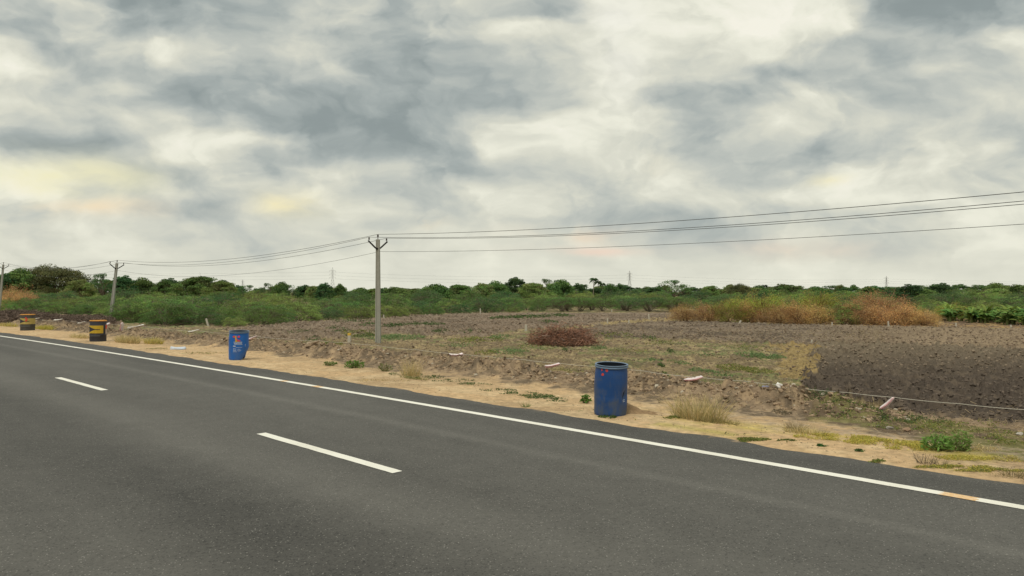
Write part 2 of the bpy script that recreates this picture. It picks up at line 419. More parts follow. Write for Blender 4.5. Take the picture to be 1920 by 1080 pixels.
# ------------------------------------------------------------------ ground
ang = np.linspace(R(-52), R(52), 1080)
rad = [3.4]
while rad[-1] < 1600: rad.append(rad[-1]+max(.022, rad[-1]*(.0046 if rad[-1] < 110 else .02)))
rad = np.array(rad)
A_, RR = np.meshgrid(ang, rad); GX = (np.sin(A_)*RR).ravel(); GY = (np.cos(A_)*RR).ravel()
ZN = zones(GX, GY)
GZ, GD, GS, GB = Tfull(GX, GY, ZN)
n1 = fbm(GX*.45, GY*.45, 61, 5); n2 = fbm(GX*2.2, GY*2.2, 66, 4); n3 = fbm(GX*7, GY*7, 69, 3)
def mixc(a, b, f): f = np.clip(f, 0, 1)[:, None]; return a*(1-f)+b*f
K = lambda *c: np.array([c])
CL = np.ones((len(GX), 3))*K(.25, .185, .105)
CL = mixc(CL, K(.16, .18, .072), sst(.44, .60, n1)*.9)                 # weedy olive patches
CL = mixc(CL, K(.40, .31, .17), sst(.48, .62, n2)*.7)
CL = mixc(CL, K(.13, .10, .065), sst(.50, .60, fbm(GX*.9, GY*1.6, 72, 4))*.6)                # dry straw
CL = mixc(CL, K(.10, .075, .05), sst(.56, .68, n3)*.5)
c_dark = mixc(np.ones_like(CL)*K(.082, .064, .050), K(.15, .115, .082), sst(.45, .70, n2)*.55)
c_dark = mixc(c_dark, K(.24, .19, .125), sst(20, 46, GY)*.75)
c_tan = mixc(np.ones_like(CL)*K(.19, .145, .105), K(.105, .08, .06), sst(.42, .62, n1))
c_tan = mixc(c_tan, K(.34, .27, .18), sst(.52, .66, n3)*.45)
c_tan = mixc(c_tan, K(.29, .215, .135), sst(.36, .60, GX/GY)*(.4+.6*n2))
c_far = mixc(np.ones_like(CL)*K(.20, .148, .105), K(.105, .080, .057), sst(.45, .6, n1)*.7)
c_far = mixc(c_far, K(.33, .26, .19), sst(.52, .66, n3)*.6)
for key, cc in (('far', c_far), ('tan', c_tan), ('dark', c_dark)):
    CL = np.where(ZN[key][:, None], cc, CL)
CL = np.where(ZN['bb'][:, None], mixc(np.ones_like(CL)*K(.17, .115, .075), K(.33, .22, .10), sst(.45, .6, n2)), CL)
CL = np.where(ZN['strip'][:, None], np.ones_like(CL)*K(.31, .235, .12)*(.5+.9*n3[:, None]), CL)
CL = np.where(ZN['dry'][:, None], np.ones_like(CL)*K(.30, .215, .095)*(.5+.9*n3[:, None]), CL)
CL = np.where(ZN['mulch'][:, None], np.ones_like(CL)*K(.15, .105, .075)*(.6+.8*n3[:, None]), CL)
sand = mixc(np.ones_like(CL)*K(.54, .37, .205), K(.43, .30, .17), sst(.4, .65, n1))
sand = mixc(sand, K(.66, .50, .30), sst(.5, .7, n2)*.5)
sand = mixc(sand, K(.40, .30, .18), sst(.55, .7, n3)*.35)
earth = mixc(np.ones_like(CL)*K(.27, .195, .125), K(.16, .12, .08), sst(.40, .60, n2))
earth = mixc(earth, K(.42, .30, .18), sst(.52, .66, n3)*.6)
moss = mixc(np.ones_like(CL)*K(.17, .155, .06), K(.14, .10, .065), sst(.45, .6, n2))
moss = mixc(moss, K(.25, .20, .10), sst(.55, .7, n3)*.5)
dn = GD+(n2-.5)*1.6+(n1-.5)*.8
near_r = sst(9, 2, GS)
toe = 3.75-.3*sst(9, 5, GS)-1.05*sst(4.4, 2.3, GS)
rs = sst(10, 6, GS)
CL = mixc(CL, earth, 1-sst(6.0-1.0*rs, 7.6-1.9*rs, dn))
CL = np.where(ZN['moss'][:, None], moss, CL)
CL = mixc(sand, CL, sst(toe-.25, toe+.30, dn))
# yellowish short growth on the near right verge
yg = np.exp(-((GD-2.35+.25*np.sin(GS*1.3))/.35)**2)*sst(8.5, 5.5, GS)*sst(.36, .56, fbm(GX*1.3, GY*1.3, 88, 3))
CL = mixc(CL, K(.50, .40, .09), yg*.75)
yg2 = np.exp(-((GD-1.35)/.2)**2)*sst(10, 6, GS)*sst(.5, .62, fbm(GX*1.6, GY*1.6, 90, 3))
CL = mixc(CL, K(.38, .34, .08), yg2*.6)
gravel = sst(10, 4, GS)*np.exp(-((GD-3.0)/.55)**2)*sst(.4, .6, n3)
CL = mixc(CL, K(.36, .28, .20), gravel*.7)
nr, nc = len(rad), len(ang)
ii = (np.arange(nr-1)[:, None]*nc+np.arange(nc-1)[None]).ravel()
quads = np.stack([ii, ii+nc, ii+nc+1, ii+1], 1)[:, ::-1]
fd = GD[ii]; fbk = GB[ii]
bank = (fd > toe[ii]-.1) & (fd < 6.6) & (GS[ii] > 3.4) & (GS[ii] < 70)
verge = (fd > .55) & (fd <= toe[ii]) & ~bank
pf = (ZN['dark'] | ZN['tan'] | ZN['far'])[ii] & ~bank & ~verge & (fd > 3)
rest = (fd > .55) & ~bank & ~verge & ~pf
def sub(name, mask):
    q = quads[mask]; u, inv = np.unique(q.ravel(), return_inverse=True)
    V = np.stack([GX[u], GY[u], GZ[u]], 1)
    o = mk(name, V, inv.reshape(-1, 4), None, M_SOIL, None, CL[u], True)
    tag(o, kind='structure'); return o
sub('verge', verge); sub('soil_bank', bank); sub('ploughed_field', pf); sub('field', rest)
# the wide sheet that carries on to the horizon all round
q1 = np.sinh(np.linspace(-7.3, 7.3, 150))*4.0
SS, NN = np.meshgrid(q1, q1+4)
BX = (DS[0]*SS+DN[0]*NN).ravel(); BY = (DS[1]*SS+DN[1]*NN).ravel()
BZ = T0(BX, BY)-.06-.14*sst(1.0, 5.0, NN.ravel()-C(SS.ravel()))
bd = NN.ravel()-C(SS.ravel())
bc = mixc(np.ones((len(BX), 3))*K(.55, .38, .20), K(.22, .18, .10), sst(4, 6, np.abs(bd+3.7)-3.7))
i2 = (np.arange(149)[:, None]*150+np.arange(149)[None]).ravel()
tag(mk('ground', np.stack([BX, BY, BZ], 1), np.stack([i2, i2+1, i2+151, i2+150], 1), None, M_SOIL, None, bc, True), kind='structure')

# ------------------------------------------------------------------ road
def asphalt():
    m = bpy.data.materials.new('asphalt'); m.use_nodes = True; t = m.node_tree; q = N(t); b = t.nodes['Principled BSDF']
    uv = q.new('ShaderNodeUVMap', uv_map='UVMap').outputs[0]; us, ud, _ = q.sep(uv)
    pos = q.new('ShaderNodeNewGeometry').outputs['Position']
    big = q.noise(q.comb(q.math('MULTIPLY', us, .10), q.math('MULTIPLY', ud, .55), 0.0), 1.0, 4, .55).outputs[0]
    mid = q.noise(pos, 2.2, 5, .6).outputs[0]
    fine = q.noise(pos, 55, 4, .7).outputs[0]
    v = q.math('MULTIPLY_ADD', q.math('SUBTRACT', big, .5), .95, 1.0)
    v = q.math('ADD', v, q.math('MULTIPLY', q.math('SUBTRACT', mid, .5), .40))
    v = q.math('ADD', v, q.math('MULTIPLY', q.math('SUBTRACT', fine, .5), 1.0))
    v = q.math('ADD', v, q.math('MULTIPLY', q.math('SUBTRACT', q.noise(pos, 17, 4, .7).outputs[0], .5), .75))
    def band(c0, wd, a_):
        x = q.math('DIVIDE', q.math('SUBTRACT', q.math('ADD', ud, q.math('MULTIPLY', q.math('SUBTRACT', mid, .5), .25)), c0), wd)
        return q.math('MULTIPLY', q.math('EXPONENT', q.math('MULTIPLY', q.math('MULTIPLY', x, x), -1.0)), a_)
    for c0, wd, a_ in ((-1.55, .15, .28), (-2.9, .4, .08), (-4.4, .45, .16), (-5.7, .8, -.22), (.60, .45, -.16), (-.40, .25, -.06)):
        v = q.math('ADD', v, band(c0, wd, a_))
    vo = q.new('ShaderNodeTexVoronoi'); q.put(vo.inputs['Vector'], pos); vo.inputs['Scale'].default_value = 70
    rc = q.sep(vo.outputs['Color'])
    chip = q.math('MULTIPLY', q.math('GREATER_THAN', rc[0], .955), q.math('LESS_THAN', vo.outputs['Distance'], .42))
    dark = q.math('MULTIPLY', q.math('LESS_THAN', rc[1], .10), .35)
    v = q.math('SUBTRACT', v, dark)
    base = q.new('ShaderNodeVectorMath', operation='SCALE'); base.inputs[0].default_value = (.093, .0875, .077); q.put(base.inputs['Scale'], v)
    c = q.mix(q.math('MULTIPLY', chip, .55), base.outputs[0], (.38, .36, .32, 1))
    # sand blown on to the shoulder edge
    sn = q.noise(pos, 3.5, 6, .65).outputs[0]
    ed = q.math('MULTIPLY', q.math('SUBTRACT', q.math('ADD', ud, q.math('MULTIPLY', sn, 1.1)), 1.58), 5.0, clamp=True)
    c = q.mix(q.math('MULTIPLY', ed, .7), c, (.42, .30, .17, 1))
    q.put(b.inputs['Base Color'], c); b.inputs['Roughness'].default_value = .82; b.inputs['Specular IOR Level'].default_value = .35
    bp = q.new('ShaderNodeBump'); bp.inputs['Strength'].default_value = .55; bp.inputs['Distance'].default_value = .006
    vo2 = q.new('ShaderNodeTexVoronoi'); q.put(vo2.inputs['Vector'], pos); vo2.inputs['Scale'].default_value = 75
    q.put(bp.inputs['Height'], q.math('ADD', vo2.outputs['Distance'], fine)); q.put(b.inputs['Normal'], bp.outputs[0])
    return m
S_ = np.concatenate([np.linspace(-60, -6, 28)[:-1], np.linspace(-6, 70, 400), np.linspace(72, 260, 60)])
def strip(name, d0, d1, z, m, s_=S_, nd=2, jit=0.0):
    D = np.linspace(d0, d1, nd); V = []; UV = []
    for s in s_:
        c = float(C(s))
        for k, d in enumerate(D):
            j = 0
            if jit and k in (0, nd-1): j = (float(vn(s*9, d*3+50, 5))-.5)*jit
            x, y = W(s, c+d+j); V.append((x, y, z)); UV.append((s, d))
    Q = [(i*nd+k, i*nd+k+1, (i+1)*nd+k+1, (i+1)*nd+k) for i in range(len(s_)-1) for k in range(nd-1)]
    return mk(name, V, Q, None, m, None, None, False, UV)
tag(strip('road', -8.75, 1.45, 0.0, asphalt(), nd=12), kind='structure')
def paint():
    m = bpy.data.materials.new('road_paint'); m.use_nodes = True; t = m.node_tree; q = N(t); b = t.nodes['Principled BSDF']
    pos = q.new('ShaderNodeNewGeometry').outputs['Position']; us, ud, _ = q.sep(q.new('ShaderNodeUVMap', uv_map='UVMap').outputs[0])
    wear = q.noise(pos, 26, 6, .7).outputs[0]; dirt = q.noise(pos, 1.3, 4, .6).outputs[0]
    c = q.mix(q.math('MULTIPLY', q.math('SUBTRACT', dirt, .45), 1.6, clamp=True), (.80, .77, .68, 1), (.62, .57, .46, 1))
    st = None
    for c0, wd in ((2.06, .17), (14.9, .14), (16.4, .10)):
        x = q.math('LESS_THAN', q.math('ABSOLUTE', q.math('SUBTRACT', q.math('ADD', us, q.math('MULTIPLY', q.math('SUBTRACT', wear, .5), .25)), c0)), wd)
        st = x if st is None else q.math('MAXIMUM', st, x)
    c = q.mix(q.math('MULTIPLY', st, q.math('MULTIPLY_ADD', wear, 1.6, -.12, clamp=True)), c, (.70, .36, .07, 1))
    c = q.mix(q.math('MULTIPLY', q.math('SUBTRACT', wear, .60), 9.0, clamp=True), c, (.24, .22, .19, 1))
    q.put(b.inputs['Base Color'], c); b.inputs['Roughness'].default_value = .75
    return m
MP = paint()
tag(strip('edge_line', -.08, .08, .005, MP, jit=.012), kind='structure')
tag(strip('near_edge_line', -7.77, -7.63, .005, MP, jit=.012), kind='structure')
for k in range(-4, 18):
    s0 = 7.15+10.55*k
    c0 = -3.58 if k != 0 else -3.56
    o = strip('centre_dash', c0-.075, c0+.075, .005, MP, np.linspace(s0, s0+3.45, 24), jit=.012)
    tag(o, kind='structure')

# ------------------------------------------------------------------ barrels
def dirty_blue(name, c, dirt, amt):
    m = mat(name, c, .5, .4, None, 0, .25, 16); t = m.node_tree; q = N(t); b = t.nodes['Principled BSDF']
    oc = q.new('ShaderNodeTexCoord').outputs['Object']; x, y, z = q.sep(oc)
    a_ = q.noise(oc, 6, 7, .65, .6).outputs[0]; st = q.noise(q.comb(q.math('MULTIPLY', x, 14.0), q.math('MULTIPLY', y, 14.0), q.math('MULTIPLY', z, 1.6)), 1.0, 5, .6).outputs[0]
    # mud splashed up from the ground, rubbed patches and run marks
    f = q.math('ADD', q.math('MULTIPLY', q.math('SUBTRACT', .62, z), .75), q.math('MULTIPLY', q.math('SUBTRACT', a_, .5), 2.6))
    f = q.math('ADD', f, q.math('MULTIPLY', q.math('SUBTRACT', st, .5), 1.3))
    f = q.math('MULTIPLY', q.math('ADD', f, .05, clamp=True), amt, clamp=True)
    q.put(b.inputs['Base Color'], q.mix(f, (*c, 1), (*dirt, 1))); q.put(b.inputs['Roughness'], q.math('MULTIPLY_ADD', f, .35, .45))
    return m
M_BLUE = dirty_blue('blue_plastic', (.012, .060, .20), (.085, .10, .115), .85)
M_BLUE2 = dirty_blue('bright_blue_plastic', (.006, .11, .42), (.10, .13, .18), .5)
M_BLUERIM = mat('faded_blue_rim', (.13, .19, .27), .5, .4, 9, .15)
M_BLACK = mat('black_paint', (.035, .035, .042), .6, .35, 9, .25, .2, 30)
M_YEL2 = mat('barrel_yellow_paint', (.52, .34, .025), .6, .35, 9, .14)
M_ORANGE = mat('orange_paint', (.62, .28, .05), .6, .35, 9, .14)
M_RED = mat('red_sticker', (.60, .06, .045), .6, .3)
M_PINK = mat('magenta_sticker', (.62, .05, .10), .6, .3)
M_WHITE = mat('white_print', (.55, .60, .66), .6, .3, 60, .25)
M_GREYP = mat('grey_paint', (.15, .16, .16), .7, .3, 14, .2)
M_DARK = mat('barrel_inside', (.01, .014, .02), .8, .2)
M_PALE = mat('pale_primer', (.42, .33, .26), .8, .2, 12, .2)
def lathe(prof, k=64, deform=None):
    V = []
    for r, z in prof:
        for j in range(k):
            t = 2*math.pi*j/k; V.append((r*math.cos(t), r*math.sin(t), z))
    Q = [(i*k+j, i*k+(j+1) % k, (i+1)*k+(j+1) % k, (i+1)*k+j) for i in range(len(prof)-1) for j in range(k)]
    V = np.array(V)
    if deform is not None: V = deform(V)
    return V, Q
def rprof(prof, z):
    for (r0, z0), (r1, z1) in zip(prof[:-1], prof[1:]):
        if z0 <= z <= z1: return r0+(r1-r0)*(z-z0)/max(1e-6, z1-z0)
    return prof[-1][0]
def patch(prof, t0, t1, z0, z1, off=.003, k=10, kz=3, deform=None, shape=None):
    """curved sheet hugging a barrel between two bearings"""
    V = []
    for i in range(kz+1):
        z = z0+(z1-z0)*i/kz
        a0, a1 = (t0, t1) if shape is None else shape(i/kz, t0, t1)
        for j in range(k+1):
            t = a0+(a1-a0)*j/k; r = rprof(prof, z)+off
            V.append((r*math.cos(t), r*math.sin(t), z))
    V = np.array(V)
    if deform is not None: V = deform(V)
    Q = [(i*(k+1)+j, i*(k+1)+j+1, (i+1)*(k+1)+j+1, (i+1)*(k+1)+j) for i in range(kz) for j in range(k)]
    return V, Q
def blob(prof, t, z, rt, rz, seed, off=.003, deform=None):
    q = random.Random(seed); V = []; k = 14
    def pt(a_, b_):
        zz = z+b_; r = rprof(prof, zz)+off; tt = t+a_/r
        return (r*math.cos(tt), r*math.sin(tt), zz)
    V.append(pt(0, 0))
    for j in range(k):
        an = 2*math.pi*j/k; m_ = q.uniform(.72, 1.15)
        V.append(pt(rt*math.cos(an)*m_, rz*math.sin(an)*m_))
    T = [(0, 1+(j+1) % k, 1+j) for j in range(k)]
    V = np.array(V)
    if deform is not None: V = deform(V)
    return V, T
def base_tag(px, py, name, rot=0, tilt=(0, 0)):
    x, y = P(px, py); e = empty(name, (x, y, gz(x, y)-.015)); e.rotation_euler = (tilt[0], tilt[1], 0)
    return e, math.atan2(-y, -x)                                # bearing of the camera seen from the barrel
# plastic open-top drum
def plastic_profile(Rr, H):
    return [(Rr*.90, 0), (Rr*.96, .02), (Rr*.985, .06), (Rr*1.0, H*.30), (Rr*1.01, H*.34), (Rr*.995, H*.38), (Rr*1.0, H*.66), (Rr*.985, H*.80), (Rr*.955, H*.90), (Rr*.945, H*.945)]
def plastic_drum(px, py, Rr, H, label, body_m, deform, tilt, marks):
    e, cb = base_tag(px, py, 'plastic_barrel', tilt=tilt)
    tag(e, label, 'barrel', 'blue plastic barrels along the verge')
    pr = plastic_profile(Rr, H); df = (lambda V: deform(V, cb)) if deform else None
    dense = []
    for (r0, z0), (r1, z1) in zip(pr[:-1], pr[1:]):
        m_ = max(1, int((z1-z0)/.03))
        for i in range(m_): dense.append((r0+(r1-r0)*i/m_, z0+(z1-z0)*i/m_))
    dense.append(pr[-1])
    V, Q = lathe(dense, 72, df)
    V2, Q2 = lathe([(0.001, .03), (Rr*.86, .03)], 72, df)
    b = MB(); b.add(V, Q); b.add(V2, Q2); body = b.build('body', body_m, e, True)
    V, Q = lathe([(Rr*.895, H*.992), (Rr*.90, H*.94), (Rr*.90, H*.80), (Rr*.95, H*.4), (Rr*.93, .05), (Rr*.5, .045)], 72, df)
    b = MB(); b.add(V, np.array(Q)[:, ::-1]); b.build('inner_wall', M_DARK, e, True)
    V, Q = lathe([(Rr*.945, H*.935), (Rr*1.005, H*.94), (Rr*1.02, H*.952), (Rr*1.005, H*.962), (Rr*.955, H*.966), (Rr*.955, H*.982), (Rr*1.0, H*.986), (Rr*1.015, H*.994), (Rr*1.0, H), (Rr*.93, H*1.0), (Rr*.90, H*.992)], 72, df)
    b = MB(); b.add(V, Q); b.build('rim', M_BLUERIM, e, True)
    marks(e, pr, cb, df)
    return e
def dent1(V, cb):
    V = V.copy(); r = np.hypot(V[:, 0], V[:, 1]); th = np.arctan2(V[:, 1], V[:, 0])
    d = (th-(cb+1.08)+math.pi) % (2*math.pi)-math.pi
    k = 1-.16*np.exp(-(d/.30)**2-((V[:, 2]-.38)/.11)**2)-.045*np.exp(-(d/.5)**2-((V[:, 2]-.12)/.14)**2)
    d2 = (th-(cb-.25)+math.pi) % (2*math.pi)-math.pi
    k *= 1-.05*np.exp(-(d2/.22)**2-((V[:, 2]-.13)/.12)**2)+.012*np.sin(th*3+V[:, 2]*9)
    V[:, 0] *= k; V[:, 1] *= k; return V
def marks1(e, pr, cb, df):
    for i, (t, z, a_, b_) in enumerate(((-.62, .826, .018, .022), (-.27, .823, .026, .033), (-.54, .745, .028, .024))):
        V, T = blob(pr, cb+t, z, a_, b_, i+3, deform=df); MB().add(V, T=T).build('sticker', M_RED, e)
    k = 10; V = []                                                # torn hole on the right shoulder of the dent
    def pt(t, z, off): r = rprof(pr, z)+off; return (r*math.cos(cb+t), r*math.sin(cb+t), z)
    pts = [(.80, .325), (1.02, .36), (1.08, .475), (.97, .43), (.90, .375)]
    V = np.array([pt(t, z, .004) for t, z in pts]); V = df(V)
    MB().add(V, T=[(0, 1, 4), (1, 2, 3), (1, 3, 4)]).build('tear', M_DARK, e)
    for z in (.30, .275):
        V, Q = patch(pr, cb+.84, cb+1.12, z, z+.007, .004, 8, 1, df); MB().add(V, Q).build('scratch', M_WHITE, e)
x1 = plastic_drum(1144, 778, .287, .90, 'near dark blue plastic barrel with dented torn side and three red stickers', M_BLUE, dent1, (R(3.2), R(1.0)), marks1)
def dent2(V, cb):
    V = V.copy(); th = np.arctan2(V[:, 1], V[:, 0]); d = (th-(cb+1.35)+math.pi) % (2*math.pi)-math.pi
    k = 1-.62*np.exp(-(d/.85)**2)*np.clip(1-V[:, 2]/.42, 0, 1)**1.1-.05*np.exp(-(d/.5)**2-((V[:, 2]-.6)/.2)**2)
    V[:, 0] *= k; V[:, 1] *= k
    V[:, 2] += .16*np.exp(-(d/.7)**2)*np.clip(1-V[:, 2]/.3, 0, 1)
    return V
def marks2(e, pr, cb, df):
    for i, (t, z, a_, b_, m_) in enumerate(((-.52, .765, .045, .032, M_RED), (-.33, .755, .030, .046, M_YEL2), (-.02, .765, .048, .030, M_PINK),
            (-.30, .69, .032, .03, M_ORANGE), (-.28, .625, .040, .034, M_YEL2), (-.02, .635, .045, .026, M_RED), (-.16, .66, .03, .02, M_PINK))):
        V, T = blob(pr, cb+t, z, a_, b_, i+30, off=.003+.0012*i, deform=df); MB().add(V, T=T).build('emblem', m_, e)
    lines = [(-.55, .30, .585, .018), (-.50, .28, .548, .020), (-.48, .34, .515, .012), (-.60, -.30, .452, .030), (-.30, .32, .425, .010),
             (-.60, -.30, .392, .010), (-.60, -.24, .352, .008), (-.6, -.24, .33, .007), (-.6, -.24, .308, .007), (-.6, -.2, .285, .007),
             (-.14, .18, .372, .007), (-.14, .16, .35, .007), (-.14, .2, .328, .006), (-.12, .14, .306, .006), (.62, .70, .50, .018), (.62, .68, .46, .018)]
    for a0, a1, z, h in lines:
        b = MB(); q = random.Random(int(z*1000)); t = a0
        while t < a1:                                              # broken, worn print
            wd = q.uniform(.03, .10); V, Q = patch(pr, cb+t, cb+min(a1, t+wd), z, z+h, .003, 3, 1, df); b.add(V, Q); t += wd+q.uniform(.006, .02)
        b.build('printed_line', M_WHITE, e)
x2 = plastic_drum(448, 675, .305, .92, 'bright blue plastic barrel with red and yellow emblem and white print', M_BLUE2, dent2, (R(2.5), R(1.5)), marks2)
# steel warning drums
def steel_drum(px, py, Rr, H, label, worn):
    e, cb = base_tag(px, py, 'steel_barrel', tilt=(0, R(.5)))
    tag(e, label, 'barrel', 'black and yellow steel barrels')
    h1, h2 = H*.40, H*.76
    rib = lambda z: [(Rr, z-.02), (Rr+.010, z-.008), (Rr+.010, z+.008), (Rr, z+.02)]
    top = H*(.97 if not worn else .80)
    pr = [(Rr, 0)]+rib(H*.33)+rib(H*.66)+[(Rr, H)]
    V, Q = lathe([(Rr, .0)]+rib(H*.33)+rib(H*.66)+[(Rr, H*.97)], 48); b = MB(); b.add(V, Q)
    V, Q = lathe([(.001, .02), (Rr*.99, .02)], 48); b.add(V, Q)
    b.build('body', M_BLKW if worn else M_BLACK, e, True)
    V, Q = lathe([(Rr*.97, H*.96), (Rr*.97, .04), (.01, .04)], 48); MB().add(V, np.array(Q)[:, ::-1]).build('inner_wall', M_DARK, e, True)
    V, Q = lathe([(Rr*.99, H*.955), (Rr*1.025, H*.96), (Rr*1.03, H*.985), (Rr*1.0, H), (Rr*.95, H), (Rr*.95, H*.95)], 48)
    MB().add(V, Q).build('rim', M_ORANGE, e, True)
    y1 = .62 if not worn else 1.45
    V, Q = patch(pr, cb-1.6, cb+y1, h1, h2, .0115, 40, 6); MB().add(V, Q).build('yellow_band', M_YELW if worn else M_YEL2, e, True)
    b = MB()                                                       # black arrow on the yellow band
    zc = (h1+h2)/2; hw = (h2-h1)*.38
    s_a = lambda f, t0, t1: (cb-1.35, cb-1.30+1.05*(1-abs(2*f-1)))
    V, Q = patch(pr, 0, 1, zc-hw, zc+hw, .015, 16, 10, None, s_a); b.add(V, Q)
    V, Q = patch(pr, cb-.4, cb+.22, zc-.018, zc+.012, .017, 12, 1); b.add(V, Q)
    b.build('arrow', M_BLACK, e, True)
    V, Q = patch(pr, cb-1.1, cb+.25, H*.27, H*.295, .005, 20, 1); MB().add(V, Q).build('painted_line', M_GREYP, e)
    if not worn:
        V, Q = patch(pr, cb+.95, cb+1.35, H*.34, H*.80, .013, 8, 4); MB().add(V, Q).build('side_stripe', M_PALE, e)
        V, Q = patch(pr, cb+.98, cb+1.32, H*.60, H*.78, .017, 8, 2); MB().add(V, Q).build('side_mark', M_RED, e)
    else:
        for k, (t, z) in enumerate(((-.25, H*.78), (-.12, H*.70), (-.2, H*.62))):
            V, T = blob(pr, cb+t, z, .045, .05, k+70, off=.02+.002*k); MB().add(V, T=T).build('red_mark', M_RED, e)
    return e, cb, pr
M_YELW = mat('faded_yellow_paint', (.40, .31, .10), .8, .2, 7, .22); M_BLKW = mat('faded_black_paint', (.075, .072, .065), .8, .2, 7, .25)
steel_drum(184, 640.5, .325, .92, 'black steel barrel with yellow arrow band below the leaning pole', False)
steel_drum(52, 620, .355, .91, 'weathered yellow and black barrel farthest left on the verge', True)

# ------------------------------------------------------------------ utility poles and wires
LN = math.atan2(DN[1], DN[0])
def pole(px, py, H, lean, label):
    x, y = P(px, py); e = empty('utility_pole', (x, y, gz(x, y)-.05), 0); e.rotation_euler = (0, R(lean), 0)
    tag(e, label, 'utility pole', 'concrete poles carrying the wires')
    b = MB(); w0, w1, t0, t1 = .30, .20, .20, .14
    sh = []
    for z, w_, t_ in ((0, w0, t0), (H*.5, (w0+w1)/2, (t0+t1)/2), (H, w1, t1)):
        for u, v in ((-.5, -.5), (-.28, -.5), (-.22, -.30), (.22, -.30), (.28, -.5), (.5, -.5), (.5, .5), (.28, .5), (.22, .30), (-.22, .30), (-.28, .5), (-.5, .5)):
            sh.append((u*w_, v*t_, z))
    Q = [(i*12+j, i*12+(j+1) % 12, (i+1)*12+(j+1) % 12, (i+1)*12+j) for i in range(2) for j in range(12)]
    top = [(24, 25, 26, 35), (26, 27, 32, 33), (24, 35, 34, 33)]
    V = np.array(sh); a_ = R(-8); ca, sa = math.cos(a_), math.sin(a_)
    V = np.stack([V[:, 0]*ca-V[:, 1]*sa, V[:, 0]*sa+V[:, 1]*ca, V[:, 2]], 1)
    b.add(V, Q+[(24, 25, 34, 35), (25, 26, 33, 34), (26, 27, 32, 33), (27, 28, 31, 32), (28, 29, 30, 31)]); b.build('shaft', M_CONC, e)
    nx, ny = DN; k = .60
    def at(h, off): return np.array([nx*off, ny*off, h])
    z0 = H-.50
    for s_ in (-1, 1):
        b = MB(); V, Q, T = tube([at(z0, s_*.10), at(z0+.02, s_*.17), at(z0+.36, s_*k), at(z0+.40, s_*(k+.05))], .045, 6); b.add(V, Q, T)
        arm = b.build('crossarm', M_STEEL, e)
        b = MB(); p = at(z0+.38, s_*k)
        V, Q, T = tube([p+(0, 0, .0), p+(0, 0, .09)], .016, 6); b.add(V, Q, T)
        V, Q = lathe([(.028, .08), (.055, .10), (.035, .13), (.05, .16), (.03, .20), (.012, .23), (.001, .235)], 12); b.add(V+p, Q)
        b.build('insulator', M_INS, arm)
    b = MB(); V, Q, T = tube([at(z0-.02, -.13), at(z0-.02, .13)], .06, 6); b.add(V, Q, T); b.build('clamp', M_STEEL, e)
    b = MB(); p = at(H, 0)
    V, Q, T = tube([p, p+(0, 0, .16)], .022, 6); b.add(V, Q, T)
    V, Q = lathe([(.03, .14), (.065, .17), (.04, .20), (.055, .24), (.03, .28), (.001, .30)], 12); b.add(V+p, Q)
    b.build('insulator', M_INS, e)
    rot = e.rotation_euler.to_matrix()
    from mathutils import Vector
    g_ = lambda v: np.array(e.location)+np.array(rot @ Vector(v))
    return e, [g_(at(H+.29, 0)), g_(at(z0+.60, -k)), g_(at(z0+.60, k)), g_(at(H-.68, .12))]
e2, p2 = pole(709, 645, 5.93, -.15, 'upright grey concrete pole right of the blue barrels')
e1, p1 = pole(207, 605, 5.70, 6.2, 'leaning concrete pole behind the black and yellow barrel')
e0, p0 = pole(-2, 589, 6.55, 5.0, 'distant leaning pole at the left edge')
def wire(A, B, sag, name='wire', r=.011, k=40):
    t = np.linspace(0, 1, k)[:, None]; pts = A*(1-t)+B*t; pts[:, 2] -= (4*sag*t*(1-t))[:, 0]
    V, Q, T = tube(pts, r, 5, False); return MB().add(V, Q)
step = (np.array(e2.location)-np.array(e1.location)); step[2] = 0
p3 = [q+step for q in p2]; pm = [q-step*.7 for q in p0]
wl = ['topmost power wire strung over the pole tops', 'power wire on the road side of the crossarms', 'power wire on the field side of the crossarms', 'lowest power wire below the crossarms']
for i in range(4):
    b = MB()
    for A, B, sg in ((p3[i], p2[i], (.50, .66, .62, .42)[i]), (p2[i], p1[i], (.75, .85, .85, .95)[i]), (p1[i], p0[i], .8), (p0[i], pm[i], .5)):
        t = np.linspace(0, 1, 44)[:, None]; pts = A*(1-t)+B*t; pts[:, 2] -= (4*sg*t*(1-t))[:, 0]
        V, Q, T = tube(pts, (.011, .010, .010, .008)[i], 5, False); b.add(V, Q)
    tag(b.build('power_line', M_WIRE), wl[i], 'power line', 'wires between the concrete poles')

